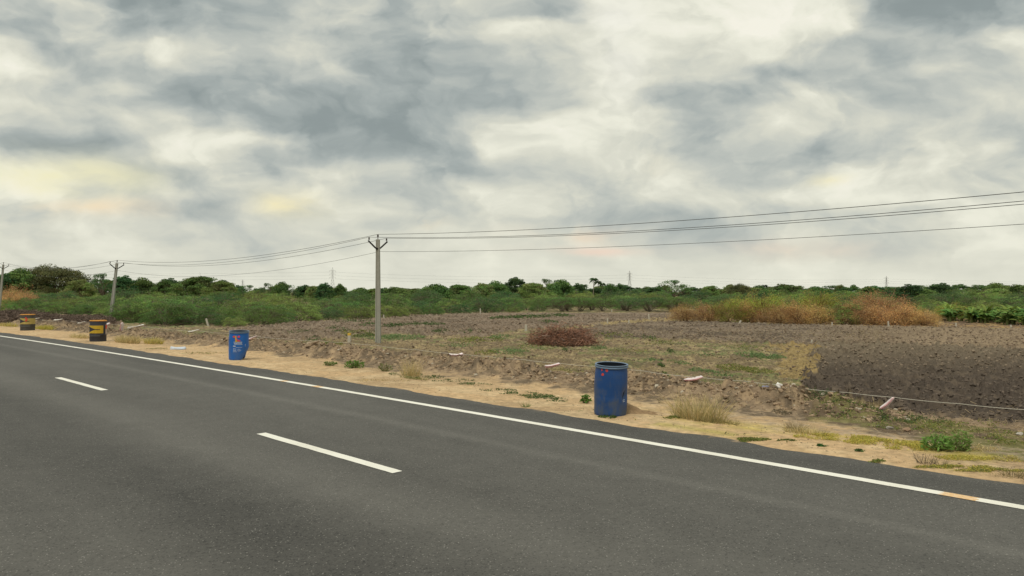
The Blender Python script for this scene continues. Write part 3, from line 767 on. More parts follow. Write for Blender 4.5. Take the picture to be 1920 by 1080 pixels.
# ------------------------------------------------------------------ far pylons
def pylon(px, Zd, H, label, body):
    x = (px-960)/F*Zd; e = empty('pylon', (x, Zd, -.9), R(12)); tag(e, label, 'pylon', 'steel lattice pylons on the horizon')
    P0, P1 = [], []; r = .10*H/40*max(1, Zd/1300)
    hw = lambda z: (3.6*(1-z/(H*.62))+.95 if z < H*.62 else .95)*H/40 if z < H*.9 else max(.05, .95*(H-z)/(H*.1))*H/40
    lv = list(np.linspace(0, H*.62, 6))+list(np.linspace(H*.62, H*.9, 6))[1:]+[H]
    cor = [(-1, -1), (1, -1), (1, 1), (-1, 1)]
    for a_, b_ in zip(lv[:-1], lv[1:]):
        for k in range(4):
            c, d = cor[k], cor[(k+1) % 4]; ha, hb = hw(a_), hw(b_)
            P0 += [(c[0]*ha, c[1]*ha, a_), (c[0]*ha, c[1]*ha, a_), (d[0]*ha, d[1]*ha, a_), (c[0]*hb, c[1]*hb, b_)]
            P1 += [(c[0]*hb, c[1]*hb, b_), (d[0]*hb, d[1]*hb, b_), (c[0]*hb, c[1]*hb, b_), (d[0]*hb, d[1]*hb, b_)]
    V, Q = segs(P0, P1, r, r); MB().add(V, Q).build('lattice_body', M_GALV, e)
    tips = []
    for z in (H*.62, H*.74, H*.87):
        L = {1: .115, 2: .16}[body]*H
        for s_ in (-1, 1):
            h_ = hw(z); A0 = [(s_*h_, -h_, z), (s_*h_, h_, z), (s_*h_, 0, z+H*.035)]
            V, Q = segs(A0, [(s_*L, 0, z)]*3, r, r*.8); b = MB().add(V, Q)
            V, Q, T = tube([(s_*L, 0, z), (s_*L, 0, z-H*.05)], r*1.1, 5); b.add(V, Q, T)
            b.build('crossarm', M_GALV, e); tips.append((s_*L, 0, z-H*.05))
    return e, tips
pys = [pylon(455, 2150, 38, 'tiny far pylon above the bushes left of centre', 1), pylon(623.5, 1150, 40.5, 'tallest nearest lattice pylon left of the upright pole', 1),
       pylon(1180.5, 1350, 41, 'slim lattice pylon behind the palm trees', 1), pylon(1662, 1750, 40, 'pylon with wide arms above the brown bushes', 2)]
def world(e, v):
    c, s_ = math.cos(e.rotation_euler.z), math.sin(e.rotation_euler.z)
    return np.array([e.location.x+c*v[0]-s_*v[1], e.location.y+s_*v[0]+c*v[1], e.location.z+v[2]])
b = MB()
chain = [(np.array([-1500, 1020.]), None), pys[1], pys[2], pys[3], (np.array([2300, 2300.]), None)]
for i in range(6):
    pts = []
    for a_, tp in chain:
        pts.append(np.array([a_[0], a_[1], 24.0+4.6*(i//2)]) if tp is None else world(a_, tp[i]))
    for A, B in zip(pts[:-1], pts[1:]):
        t = np.linspace(0, 1, 40)[:, None]; q = A*(1-t)+B*t; q[:, 2] -= (4*5.5*t*(1-t))[:, 0]
        V, Q, T = tube(q, .028, 4, False); b.add(V, Q)
tag(b.build('transmission_wires', M_WIRE), 'faint high voltage wires running between the far pylons', 'wires')

# ------------------------------------------------------------------ vegetation builders
def rot_leaves_col(n, per, c, rg, amp=.25, hue=.12):
    cc = np.repeat(np.asarray(c)[None]*rg.uniform(1-amp, 1+amp, (n, 1))*(1+rg.uniform(-hue, hue, (n, 1))*np.array([[1, 0, -1]])), per, 0)
    return cc
def shrub_mesh(seed, Rr, H, ncl, nl, c, c2, LL=.10, WW=.045, stems=8, woody=(.15, .125, .09), flat=.10, inner=.45, frac2=.2, low=.04, clr=.42):
    rg = np.random.default_rng(seed); fol = MB(); Cs = []
    for i in range(ncl):
        ph = math.asin(rg.uniform(0, 1)**.8); th = rg.uniform(0, 2*math.pi); f = rg.uniform(inner, 1.0)**.6
        lob = 1+.18*math.sin(3*th+seed)+.12*math.sin(5*th+2*seed)
        p = np.array([Rr*lob*math.cos(ph)**.6*math.cos(th)*f, Rr*lob*math.cos(ph)**.6*math.sin(th)*f, H*(low+(.93-low)*math.sin(ph)*f*rg.uniform(.86, 1.06))])
        Cs.append(p); cr = clr*rg.uniform(.6, 1.25)*(.8+.4*Rr/2)
        a_ = rg.uniform(0, 2*math.pi, nl); rr = cr*np.sqrt(rg.uniform(0, 1, nl))
        q = np.stack([rr*np.cos(a_), rr*np.sin(a_), rg.normal(0, flat, nl)*cr], 1)
        q[:, 2] -= .35*(rr/cr)**2*cr*.5
        out = p/np.array([Rr, Rr, H]); q[:, 2] -= (q[:, 0]*out[0]+q[:, 1]*out[1])*.45
        A = np.stack([np.cos(a_), np.sin(a_), rg.normal(-.1, .35, nl)], 1)+rg.normal(0, .5, (nl, 3))
        V, Q = leaves(p+q, LL, WW, rg, .3, A)
        base = np.asarray(c2 if rg.uniform() < frac2 else c)
        cc = base*rg.uniform(.72, 1.28)
        fol.add(V, Q, c=rot_leaves_col(nl, 4, cc, rg))
    Cs = np.array(Cs); st = MB()
    for i in range(stems):
        tgt = Cs[rg.integers(len(Cs))]; b0 = rg.normal(0, .12, 3)*[1, 1, 0]
        mid = (b0+tgt)/2*np.array([.75, .75, 1.1])+rg.normal(0, .08, 3)
        V, Q, T = tube([b0-(0, 0, .15), (b0+mid)/2+rg.normal(0, .04, 3), mid, tgt], [.05, .04, .028, .01], 5); st.add(V, Q, T, c=woody)
    m_ = min(len(Cs)*3, 260); i0 = rg.integers(len(Cs), size=m_)
    A0 = Cs[i0]*np.array([.55, .55, .7])+rg.normal(0, .12, (m_, 3)); A1 = Cs[i0]*1.04+rg.normal(0, .22, (m_, 3))
    V, Q = segs(A0, A1, .014, .004); st.add(V, Q, c=np.asarray(woody)*1.3)
    return fol, st
def variant(maker, part1, part2, m1=None, m2=None):
    """one template of a plant: an Empty with two mesh children (kept unlinked until copied)"""
    fol, st = maker
    a_ = fol.build(part1, m1 or M_LEAF, None, link=False); b_ = st.build(part2, m2 or M_WOOD, None, link=False)
    return (a_.data, b_.data, part1, part2)
def plant(name, var, x, y, sc_=1.0, rz=0, sz=None, z=None, **tg):
    e = empty(name, (x, y, gz(x, y)-.04 if z is None else z), rz); e.scale = (sc_, sc_, sz or sc_)
    for d, nm in ((var[0], var[2]), (var[1], var[3])):
        o = bpy.data.objects.new(nm, d); o.parent = e; col.objects.link(o)
    tag(e, **tg); return e
G1, G2, G3 = (.145, .255, .070), (.23, .33, .085), (.085, .17, .062)
OL = (.20, .235, .080)
BR, BR2, YG = (.50, .31, .12), (.60, .43, .17), (.30, .37, .06)
SH = [variant(shrub_mesh(i+1, 2.3, 2.6, 120, 85, (G1, G2, G1, G3)[i % 4], (G2, OL, G3, G1)[i % 4]), 'foliage', 'stems') for i in range(6)]
SU = [variant(shrub_mesh(i+21, 2.5, 2.7, 100, 85, (G3, G1)[i % 2], G1, stems=14, low=.42, inner=.5), 'foliage', 'stems') for i in range(2)]
SB = [variant(shrub_mesh(i+40, 1.9, 2.0, 120, 75, BR, BR2, .08, .035, 20, (.24, .15, .09), .35, .25, .4, .05), 'foliage', 'stems') for i in range(3)]
SBG = [variant(shrub_mesh(i+50, 2.0, 2.4, 120, 80, YG, (.38, .29, .08), .08, .035, 16, (.18, .12, .06), .3, .35, .35, .15), 'foliage', 'stems') for i in range(2)]
# the thicket: rows that step back from its front edge
edge = [(-140,592),(0,588),(60,589),(150,592),(215,602),(300,611),(370,612),(430,614),(500,610),(560,605),(640,601),(700,600),(770,593),(820,591),(880,590),(930,588),(1000,586),(1100,585),(1200,585.5),(1290,587),(1420,590),(1560,594),(1700,598),(1850,598),(2000,600)]
E2 = np.array([P(*q) for q in edge]); epx = [q[0] for q in edge]
count = 0
for row in range(8):
    px = -150+rnd.uniform(0, 40)
    while px < 2080:
        yb = np.interp(px, epx, E2[:, 1]); Y = yb+2.0+row*(4.2+row*.9)+rnd.uniform(-1.2, 1.2); X = (px-960)/F*Y
        gap = {0: 3.3, 1: 4.2}.get(row, 5.4+row*.35); px += gap*F/Y*rnd.uniform(.8, 1.2)
        if px > 1330 and row < 2: continue
        if row > 1 and rnd.random() < .06: continue
        s_ = rnd.uniform(.70, 1.2)*(1+.050*row)
        if row == 0: s_ *= rnd.choice([.62, .8, .95, 1.0])*.92
        far = max(0, (Y-70)/100)
        k = rnd.randrange(6)
        if -150 < px < 130 and row in (2, 3): va = SB[rnd.randrange(3)]; s_ *= 1.75
        else: va = SH[k]
        if 1060 < px < 1345 and row < 2: va = SU[k % 2]; s_ = rnd.uniform(.85, 1.05)
        hz = s_*(.86+.18*far) if va in SH+SU else s_
        grp = 'thorny bushes of the long thicket'
        if va in SB: lb, nm, grp = 'brown dry bush inside the thicket at the left', 'dry_bush', 'brown dry bushes inside the left thicket'
        elif row == 0: lb, nm = 'green feathery thorn bush along the front edge of the thicket', 'thorn_bush'
        else: lb, nm = 'green thorn bush packed inside the long thicket', 'thorn_bush'
        plant(nm, va, X, Y, s_*1.05, rnd.uniform(0, 6.28), hz, label=lb, cat='bush', group=grp); count += 1
print('thicket', count)
for px, yb, s_, lb in ((240, 606, .95, 'green thorn bush directly behind the leaning pole'), (300, 612, 1.0, 'rounded green bush right of the leaning pole'), (487, 612, .85, 'green bush rising behind the bright blue barrel'),
                       (433, 615, .42, 'low green bush left of the bright blue barrel top'), (745, 597, .55, 'small dark bush just right of the upright pole'), (808, 592, .62, 'dark compact bush right of the upright pole by bare earth')):
    x, y = P(px, yb); plant('thorn_bush', SH[int(px) % 6], x, y+1.0, s_, px, label=lb, cat='bush')
# the dry brown and yellow-green bushes on the right
for i, (px, yb, s_, sz, kind, lb) in enumerate([
    (1290,606,.95,.72,0,'orange brown dry bush at the left end of the dry row'), (1335,606,.95,.95,0,'orange dry bush beside the left end of the dry row'),
    (1372,607,.85,.80,1,'small bush with yellow green top in the dry row'), (1408,607,.80,.9,0,'dry bush left of the tall yellow green bush'),
    (1440,606,1.25,1.12,2,'tall yellow green bush rising from the dry row'), (1468,609,.95,.85,0,'brown dry bush below the yellow green bush'),
    (1505,609,1.0,.92,0,'brown dry bush right of the yellow green bush'), (1548,610,.9,.85,0,'low brown dry bush before the green crowned bush'),
    (1590,610,1.15,1.12,3,'large green bush standing in the dry row'), (1622,611,1.0,1.0,0,'dry bush at the foot of the tall orange bush'),
    (1655,608,1.55,1.40,0,'tallest orange brown bush below the far pylon'), (1690,612,1.05,.95,0,'orange brown bush right of the tallest dry bush'),
    (1722,612,.9,.75,0,'low orange brown bush near the right dry end'), (1747,614,.72,.62,0,'small isolated dry bush at the right dry end'),
    (1545,600,1.3,1.15,2,'yellow green bush behind the dry row'), (1800,603,1.0,.7,2,'low yellow green bush behind the banana plants'),
    (1395,598,1.2,.95,2,'yellow green bush peeping over the dry row')]):
    x, y = P(px, yb)
    va = {0: SB[i % 3], 1: SBG[0], 2: SBG[1], 3: SH[1]}[kind]
    if kind == 3: s_ *= .72; sz *= .72
    plant('dry_bush' if kind == 0 else 'thorn_bush', va, x, y+1.2, s_*1.05, i*1.9, sz*1.2, label=lb, cat='bush')
# banana plants
def banana(seed):
    rg = np.random.default_rng(seed); L = MB(); S = MB()
    V, Q, T = tube([(0, 0, -.1), (.02, 0, .35), (.03, .02, .75)], [.08, .065, .045], 8); S.add(V, Q, T, c=(.16, .19, .07))
    for i in range(22):
        th = i*2.4+rg.uniform(-.4, .4); le = rg.uniform(.5, 1.0); el = rg.uniform(.35, 1.35); wd = rg.uniform(.06, .11); droop = rg.uniform(.9, 2.0); h0 = rg.uniform(.25, .75)
        p = np.array([.02, 0, h0]); n_ = 8; pts = []; hd = np.array([math.cos(th), math.sin(th), 0])
        for k in range(n_):
            a_ = el-droop*(k/(n_-1))**1.3; pts.append(p.copy()); p = p+(hd*math.cos(a_)+np.array([0, 0, math.sin(a_)]))*le/(n_-1)
        sd_ = np.array([-hd[1], hd[0], rg.uniform(-.4, .4)]); V = []
        for k, p in enumerate(pts):
            w_ = wd*math.sin(math.pi*min(1, .06+k/(n_-1)*.94))**.6+.004
            V += [p-sd_*w_-(0, 0, w_*.5), p, p+sd_*w_-(0, 0, w_*.5)]
        Q = [(k*3+j, k*3+j+1, k*3+j+4, k*3+j+3) for k in range(n_-1) for j in (0, 1)]
        L.add(V, Q, c=np.array([.13, .25, .055])*rg.uniform(.45, 1.5)*np.array([rg.uniform(.8, 1.5), 1, 1]))
    return L, S
BN = [variant(banana(i+5), 'leaves', 'stem') for i in range(4)]
for i in range(170):
    px = 1772+rnd.uniform(0, 1)**.8*230; yb = 592+rnd.uniform(0, 1)**.7*13+(px-1780)*.05
    x, y = P(px, yb); s_ = rnd.uniform(.8, 1.45)
    plant('banana_plant', BN[i % 4], x, y, s_, rnd.uniform(0, 6), label='bright green banana plant in the patch beyond the ploughed field', cat='banana plant', group='banana plants at the right')
# trees
def tree_mesh(seed, Rr, H, trunk, ncl, nl, c, c2, LL=.34, WW=.2, flatc=.45, woody=(.13, .10, .075), shape=1.0):
    rg = np.random.default_rng(seed); fol = MB(); Cs = []; ch = H-trunk
    for i in range(ncl):
        ph = rg.uniform(-.55, 1.45); th = rg.uniform(0, 6.283); f = rg.uniform(.5, 1)**.5
        lob = 1+.16*math.sin(3*th+seed)+.12*math.sin(4*th+2*seed+ph*3)
        p = np.array([Rr*lob*math.cos(ph)**shape*math.cos(th)*f if math.cos(ph) > 0 else 0, Rr*lob*abs(math.cos(ph))**shape*math.sin(th)*f, trunk+ch*(.36+.61*math.sin(ph)*f*rg.uniform(.85, 1.10))])
        Cs.append(p); cr = Rr*rg.uniform(.18, .34)
        q = rg.normal(size=(nl, 3)); q /= np.linalg.norm(q, axis=1)[:, None]; q *= (rg.uniform(.3, 1, (nl, 1))**.5)*cr*np.array([1, 1, flatc])
        V, Q = leaves(p+q, LL, WW, rg, .3); base = np.asarray(c2 if rg.uniform() < .25 else c)
        fol.add(V, Q, c=rot_leaves_col(nl, 4, base*rg.uniform(.75, 1.25), rg))
    Cs = np.array(Cs); st = MB(); tr = .035*H+.05
    V, Q, T = tube([(0, 0, -.3), (.05, .02, trunk*.5), (.1, -.05, trunk+.15*ch)], [tr*1.2, tr*.9, tr*.7], 8); st.add(V, Q, T, c=woody)
    for i in range(9):
        tgt = Cs[rg.integers(len(Cs))]; b0 = np.array([.08, -.03, trunk*rg.uniform(.7, 1.1)])
        V, Q, T = tube([b0, b0*.5+tgt*.5+rg.normal(0, .1*Rr, 3)*[1, 1, .3]+(0, 0, .1*ch), tgt], [tr*.5, tr*.3, tr*.1], 6); st.add(V, Q, T, c=woody)
    i0 = rg.integers(len(Cs), size=70); V, Q = segs(Cs[i0]*[.6, .6, .85], Cs[i0]+rg.normal(0, .12*Rr, (70, 3)), .03, .012); st.add(V, Q, c=woody)
    return fol, st
TG, TG2, TG3, TO = (.115, .205, .062), (.17, .27, .075), (.078, .155, .060), (.20, .235, .085)
TR = [variant(tree_mesh(1, 3.4, 5.6, .7, 120, 90, TG, TG2), 'crown', 'trunk'), variant(tree_mesh(2, 2.8, 5.8, .9, 100, 90, TG3, TG), 'crown', 'trunk'),
      variant(tree_mesh(3, 4.2, 5.2, .6, 130, 90, TG2, TO, flatc=.3), 'crown', 'trunk'), variant(tree_mesh(4, 3.0, 5.0, 1.3, 34, 60, TG, TG3, .26, .14), 'crown', 'trunk'),
      variant(tree_mesh(5, 3.6, 6.0, .7, 125, 90, TO, TG2), 'crown', 'trunk'),
      variant(tree_mesh(6, 8.2, 9.0, 1.4, 240, 110, (.19, .21, .085), (.13, .165, .07), .42, .24, .35, shape=.7), 'crown', 'trunk')]
def palm(seed):
    rg = np.random.default_rng(seed); L = MB(); S = MB(); H = 7.0
    V, Q, T = tube([(0, 0, -.3), (.1, 0, H*.4), (.25, .1, H*.8), (.3, .12, H)], [.2, .15, .12, .12], 7); S.add(V, Q, T, c=(.20, .17, .13))
    for i in range(28):
        th = i*2.4; up = rg.uniform(-.1, 1.5); le = rg.uniform(1.4, 2.0); d = np.array([math.cos(th), math.sin(th), 0]); sd_ = np.array([-d[1], d[0], 0])
        ts = np.linspace(0, 1, 12)[:, None]
        mid = np.array([.3, .12, H])+d*le*ts*.85+np.array([0, 0, 1.0])*le*(up*ts*.8-(.75+.3*up)*ts**2)
        V, Q = segs(mid[:-1], mid[1:], .03, .02); L.add(V, Q, c=(.14, .14, .05))
        for s_ in (-1, 1):
            t2 = np.linspace(.08, 1, 26)[:, None]; m2 = np.array([.3, .12, H])+d*le*t2*.85+np.array([0, 0, 1.0])*le*(up*t2*.8-(.75+.3*up)*t2**2)
            w_ = .62*np.sin(np.pi*np.clip(t2*.9+.08, 0, 1))
            tip = m2+sd_*s_*w_*.75+d*.22-np.array([0, 0, 1.0])*w_*.65
            a0 = m2-d*.05; a1 = m2+d*.06; V = np.stack([a0, a1, tip], 1).reshape(-1, 3)
            L.add(V, T=np.arange(len(V)).reshape(-1, 3), c=np.array([.055, .10, .035])*rg.uniform(.8, 1.3))
    return L, S
PL = [variant(palm(i+1), 'fronds', 'trunk') for i in range(2)]
def tree_at(px, ytop, Zd, k, wpx, lb, name='tree', cat='tree', grp=None, zs=1.0):
    H0 = (5.6, 5.8, 5.2, 5.0, 6.0, 9.0)[k]; W0 = (6.8, 5.6, 8.4, 6.0, 7.2, 16.4)[k]
    x = (px-960)/F*Zd; z0 = float(T0(x, Zd)); H = (HOR-ytop)/F*Zd+CAMH-z0
    s_ = wpx/F*Zd/W0/1.08
    plant(name, TR[k], x, Zd, s_*1.08, rnd.uniform(0, 6), 1.13*H/H0, z=z0-.1, label=lb, cat=cat, group=grp)
named = [
 (102,508,210,5,112,'huge dome shaped tree at the left above the brown bushes'), (40,512,205,0,72,'broad tree at the far left beside the dome shaped tree'),
 (8,520,200,1,50,'dark tree cut by the left picture edge'), (192,518,200,3,44,'dark ragged tree just left of the leaning pole top'),
 (232,523,215,1,48,'dark tree just right of the leaning pole'), (150,530,190,4,50,'pale olive tree between the dome tree and leaning pole'),
 (268,527,220,0,42,'green tree between the leaning pole and the wide flat tree'), (318,527,225,1,48,'small dark tree left of the wide flat tree'), (372,523,215,2,84,'wide flat topped dark tree left of the tiny pylon'), (415,531,200,2,60,'low olive tree sloping down from the wide flat tree'),
 (500,534,190,3,26,'small thin tree right of the tiny pylon'), (528,534,200,0,34,'small green tree between the two left pylons'),
 (609,535,185,1,34,'dark round tree at the foot of the tallest pylon'), (637,537,190,0,26,'green tree right of the tallest pylon foot'), (585,540,190,4,30,'low olive tree left of the tallest pylon foot'),
 (740,542,200,0,50,'dark low tree just right of the upright pole'), (722,544,210,1,26,'small dark tree touching the upright pole'),
 (815,538,165,0,58,'dense bright green tree at the left of the middle grove'), (860,537,165,2,60,'wide green tree in the left of the middle grove'), (905,536,165,4,50,'olive tree in the middle grove'), (968,526,190,1,44,'dark tree with the highest top in the middle grove'),
 (1022,527,195,3,34,'thin pale tree with see-through crown in the middle grove'), (1050,531,170,0,60,'broad green tree left of the palms'), (930,533,170,0,44,'green tree before the highest dark tree'), (1000,534,168,2,66,'wide green tree under the thin pale tree'),
 (1083,536,175,1,36,'dark tree just left of the palm clump'), (1145,537,190,0,36,'green tree just right of the palm clump'), (1163,536,200,1,28,'dark tree before the slim pylon'), (1215,543,230,0,40,'low green tree right of the slim pylon'),
 (1262,529,200,3,58,'airy dark tree standing alone right of the slim pylon'), (1235,539,210,1,20,'small dark tree at the airy tree'),
 (1385,537,205,5,44,'neat round green dome tree among the far palms'), (1470,537,190,4,60,'grey olive tree behind the yellow green bush'), (1440,545,170,2,60,'low tree behind the yellow green bush'), (1530,541,215,0,60,'green tree right of the grey olive tree'),
 (1585,542,200,1,34,'dark tree left of the pylon with wide arms'), (1614,548,190,3,34,'thin scrubby tree before the pylon with wide arms'),
 (1706,538,150,1,56,'large dark round tree right of the wide armed pylon'), (1763,536,155,1,54,'tall dark tree with a bumpy top at the right'), (1735,546,148,0,50,'dark tree between the two large dark trees'), (1790,549,165,3,28,'small dark tree right of the tall bumpy tree'),
 (1828,547,140,4,54,'light olive rounded tree behind the banana plants'), (1825,542,180,0,30,'dark tree top behind the light olive tree'), (1872,543,160,2,62,'broad grey green tree near the right edge'), (1908,539,160,0,50,'tall green tree at the right picture edge'), (1940,536,165,0,60,'green tree cut by the right picture edge')]
for t in named: tree_at(*t)
for i in range(100):                                              # the low far belt between them
    px = -60+i*20.5+rnd.uniform(-9, 9); yt = 541+rnd.uniform(-4.5, 4.0)+(3 if 640 < px < 790 else 0)
    if px < 430: yt -= 9
    if px > 1700: yt -= 2
    tree_at(px, yt, rnd.uniform(215, 262), rnd.choice([0, 1, 2, 4, 3, 1]), rnd.uniform(26, 58), 'low green tree in the far belt on the skyline', grp='low trees of the far belt')
for i, (px, yt, Zd) in enumerate([(1112,521,215),(1096,534,225),(1123,527,222),(1130,531,235),(1300,542,250),(1315,541,250),(1330,542,255),(1346,541.5,250),(1418,539,240),(1432,535,235),(1355,543,260),(1495,540,250),(1170,540,260),(1196,540,270),(1545,541,260),(1440,539,250),(1560,543,260),(1195,543,255)]):
    H = (HOR-yt+2.5)/F*Zd+CAMH+.8; s_ = H/7.8; x = (px-960)/F*Zd
    lb = ['tallest coconut palm of the clump left of the slim pylon', 'short palm at the left of the palm clump', 'palm right behind the tallest palm', 'palm at the right of the palm clump'][i] if i < 4 else 'small coconut palm on the far skyline'
    plant('palm_tree', PL[i % 2], x, Zd, max(s_, .8), i*1.3, s_, z=-.85, label=lb, cat='palm tree', group='coconut palms of the clump' if i < 4 else 'small palms on the skyline')

# ------------------------------------------------------------------ brush pile
rg = np.random.default_rng(77)
bx, by = P(1060, 653); by += .9; e = empty('brush_pile', (bx, by, gz(bx, by)))
tag(e, 'heap of dry reddish brown cut thorn branches in the field', 'brush pile')
n_ = 2600; th = rg.uniform(0, 6.283, n_); ph = np.arcsin(rg.uniform(0, 1, n_)); f = rg.uniform(.2, 1, n_)**.4
hx = 1.9*(1+.14*np.sin(3*th)+.08*np.sin(7*th)); Cn = np.stack([hx*np.cos(ph)*np.cos(th)*f, 1.15*np.cos(ph)*np.sin(th)*f, 1.12*np.sin(ph)*f*(.82+.2*np.sin(th*2+1)+.12*np.sin(th*5))+.03], 1)
D = unit(rg.normal(size=(n_, 3))*[1, 1, .55]+Cn*[.4, .4, .2]); L_ = rg.uniform(.12, .42, (n_, 1))*np.where(rg.uniform(size=(n_, 1)) < .12, 2.0, 1.0); md = Cn+rg.normal(0, .05, (n_, 3))
V1, Q1 = segs(Cn-D*L_*.6, md, .012, .009); V2, Q2 = segs(md, md+(D+rg.normal(0, .35, (n_, 3)))*L_*.6, .009, .003)
c_ = np.repeat(np.array([[.23, .125, .085]])*rg.uniform(.35, 2.0, (n_, 1))*(1+rg.uniform(-.15, .15, (n_, 1))*np.array([[1, 0, -1]])), 6, 0)
b = MB(); b.add(V1, Q1, c=c_); b.add(V2, Q2, c=c_); b.build('branches', M_WOOD, e)
b = MB()
for i in range(26):
    t = rg.uniform(0, 6.28); p = np.array([1.3*math.cos(t)*rg.uniform(.2, 1), .8*math.sin(t)*rg.uniform(.2, 1), rg.uniform(.05, .6)]); d = rg.normal(size=3)*[1, .6, .25]; d /= np.linalg.norm(d)
    V, Q, T = tube([p-d*.6, p+rg.normal(0, .05, 3), p+d*.6+(0, 0, .1)], [.026, .02, .012], 6); V[:, 2] = np.maximum(V[:, 2], .0); b.add(V, Q, T, c=np.array([.30, .21, .16])*rg.uniform(.6, 1.3))
b.build('limbs', M_WOOD, e)
n_ = 3600; th = rg.uniform(0, 6.283, n_); ph = np.arcsin(rg.uniform(0, 1, n_)); f = rg.uniform(.3, 1, n_)**.4
Cn = np.stack([1.85*np.cos(ph)*np.cos(th)*f, 1.12*np.cos(ph)*np.sin(th)*f, .90*np.sin(ph)*f+.03], 1)
V, Q = leaves(Cn, .055, .025, rg, .2); MB().add(V, Q, c=rot_leaves_col(n_, 4, (.24, .14, .085), rg, .6)).build('dead_leaves', M_LEAF, e)

# ------------------------------------------------------------------ boundary stones and stakes
def stone(px, yt, yb, wpx, label, lean=0, yel=False, off=None, cat='boundary stone', name='boundary_stone'):
    x, y = P(px, yb); z0 = gz(x, y)-.04
    if off is not None: z0 = off
    H = (yb-yt)/F*y+.06; wd = wpx/F*y; e = empty(name, (x, y, z0), 0); e.rotation_euler = (R(2), R(lean), R(px % 40-20))
    tag(e, label, cat)
    v, f = box(0, 0, H/2, wd, wd*.8, H, .86); o = mk('shaft', v, f, None, M_STONE, e); bevel(o, wd*.08)
    if yel: v, f = box(0, 0, H-.06, wd*.89+.006, wd*.72+.006, .14, .98); o = mk('painted_top', v, f, None, M_YEL, e); bevel(o, wd*.06)
stone(655, 627, 642.5, 6.0, 'pale stone post with yellow top left of the upright pole', 1, True)
for px, yt, yb, wp, lean, lb in [(391,598,613,3.5,-14,'leaning pale stone at the thicket edge left of the blue barrel'), (986,610,622,4.5,0,'grey stone post left of the brush heap'),
    (901,583,593,2.2,-3,'thin white stone before the thicket right of upright pole'), (720,592,600,2.2,-4,'short white stone just right of the upright pole'),
    (1147,581,586,1.6,0,'tiny white stone at the foot of the dark thicket'), (1139,598.5,610,2.6,0,'white stone beside the straw coloured path strip'),
    (1179,604,610,2.6,0,'low stone on the straw coloured path strip'), (1217,590.5,602,2.4,-4,'slim pale stone at the far end of the path strip'),
    (1386,604,609.5,3,28,'tilted pale stone before the dry bushes'), (1521,641,648.5,3.2,6,'stone at the corner of the dark ploughed plot'),
    (1560,607,614,2.4,0,'stone before the green bush in the dry row'), (1666,606,616,2.8,-6,'stone before the tallest orange brown bush'), (1792,608,616,2.6,0,'stone at the field edge below the banana plants'),
    (1895,611,619,2.6,0,'stone at the field edge near right picture edge')]:
    stone(px, yt, yb, wp, lb, lean)
# ------------------------------------------------------------------ the rope on the bank
def on_bank(px, py, d=4.95):                                     # the point of that photo ray which stands over the bank
    k = (px-960)/F; z = 20.0
    for _ in range(30):
        s, n = SN(k*z, z); z *= (float(C(s))+d)/n
    return np.array([k*z, z, CAMH+(HOR-py)/F*z])
M_ROPE = mat('white_rope', (.56, .52, .44), .9, .1, 60, .15)
rp = [(2080,786),(1920,768),(1800,757),(1677,745),(1590,736),(1500,727.5),(1470,722),(1395,714.5),(1318,708),(1290,706),(1200,694.5),(1120,687),(1048,681),(980,674),(915,668),(868,664),(780,655.5),(705,647.5),(655,642.5),(598,639),(540,635.5),(482,630.5),(430,625),(372,620),(330,618.5),(275,612.5),(230,608.5),(180,605),(130,601.5),(75,599.5),(40,599),(0,598),(-80,596)]
pts = [on_bank(*q) for q in rp]
dense = []
for a_, b_ in zip(pts[:-1], pts[1:]):
    for t in np.linspace(0, 1, 8)[:-1]:
        q = a_*(1-t)+b_*t; q[2] -= .03*4*t*(1-t)*np.linalg.norm(b_-a_)/3; dense.append(q)
dense.append(pts[-1])
V, Q, T = tube(dense, .0048, 6); tag(MB().add(V, Q, T).build('rope', M_ROPE), 'long white rope strung along the soil bank beside the verge', 'rope')
M_STAKE = mat('stake_wood', (.42, .35, .25), .9, .1, 20, .2)
for px, py, lb in ((1475, 722.5, 'tan stake on the bank right of the blue rag'), (1200, 694.5, 'thin stake holding the rope right of near barrel'), (915, 668, 'thin stake holding the rope right of upright pole'), (598, 639, 'short stake below the tan rag left of the upright pole'), (330, 618.5, 'short stake holding the rope left of the bright blue barrel')):
    q = on_bank(px, py); z0 = gz(q[0], q[1])-.08
    V, Q, T = tube([(0, 0, 0), (.01, 0, (q[2]-z0)*.5), (0.02, .01, q[2]-z0+.02)], [.018, .016, .013], 6)
    o = MB().add(V, Q, T).build('stake', M_STAKE); o.location = (q[0], q[1], z0); tag(o, lb, 'stake')
# rags and strips of cloth tied to the rope
def cloth_mat(name, c, c2, sc_):
    m = bpy.data.materials.new(name); m.use_nodes = True; t = m.node_tree; q = N(t); b = t.nodes['Principled BSDF']
    oc = q.new('ShaderNodeUVMap', uv_map='UVMap').outputs[0]; x, y, _ = q.sep(oc)
    st = q.math('GREATER_THAN', q.math('SINE', q.math('MULTIPLY', y, sc_)), .35)
    nz = q.noise(oc, 4, 5, .6).outputs[0]
    q.put(b.inputs['Base Color'], q.mix(q.math('MULTIPLY', st, q.math('MULTIPLY_ADD', nz, 1.2, .1, clamp=True)), (*c, 1), (*c2, 1))); b.inputs['Roughness'].default_value = .8
    return m
M_C1 = cloth_mat('pink_striped_cloth', (.78, .68, .67), (.66, .25, .27), 14.0)
M_C2 = cloth_mat('white_cloth', (.78, .75, .69), (.56, .50, .45), 20.0)
M_C3 = cloth_mat('tan_cloth', (.50, .40, .28), (.38, .29, .2), 20.0)
M_C4 = cloth_mat('blue_cloth', (.03, .035, .13), (.30, .30, .38), 9.0)
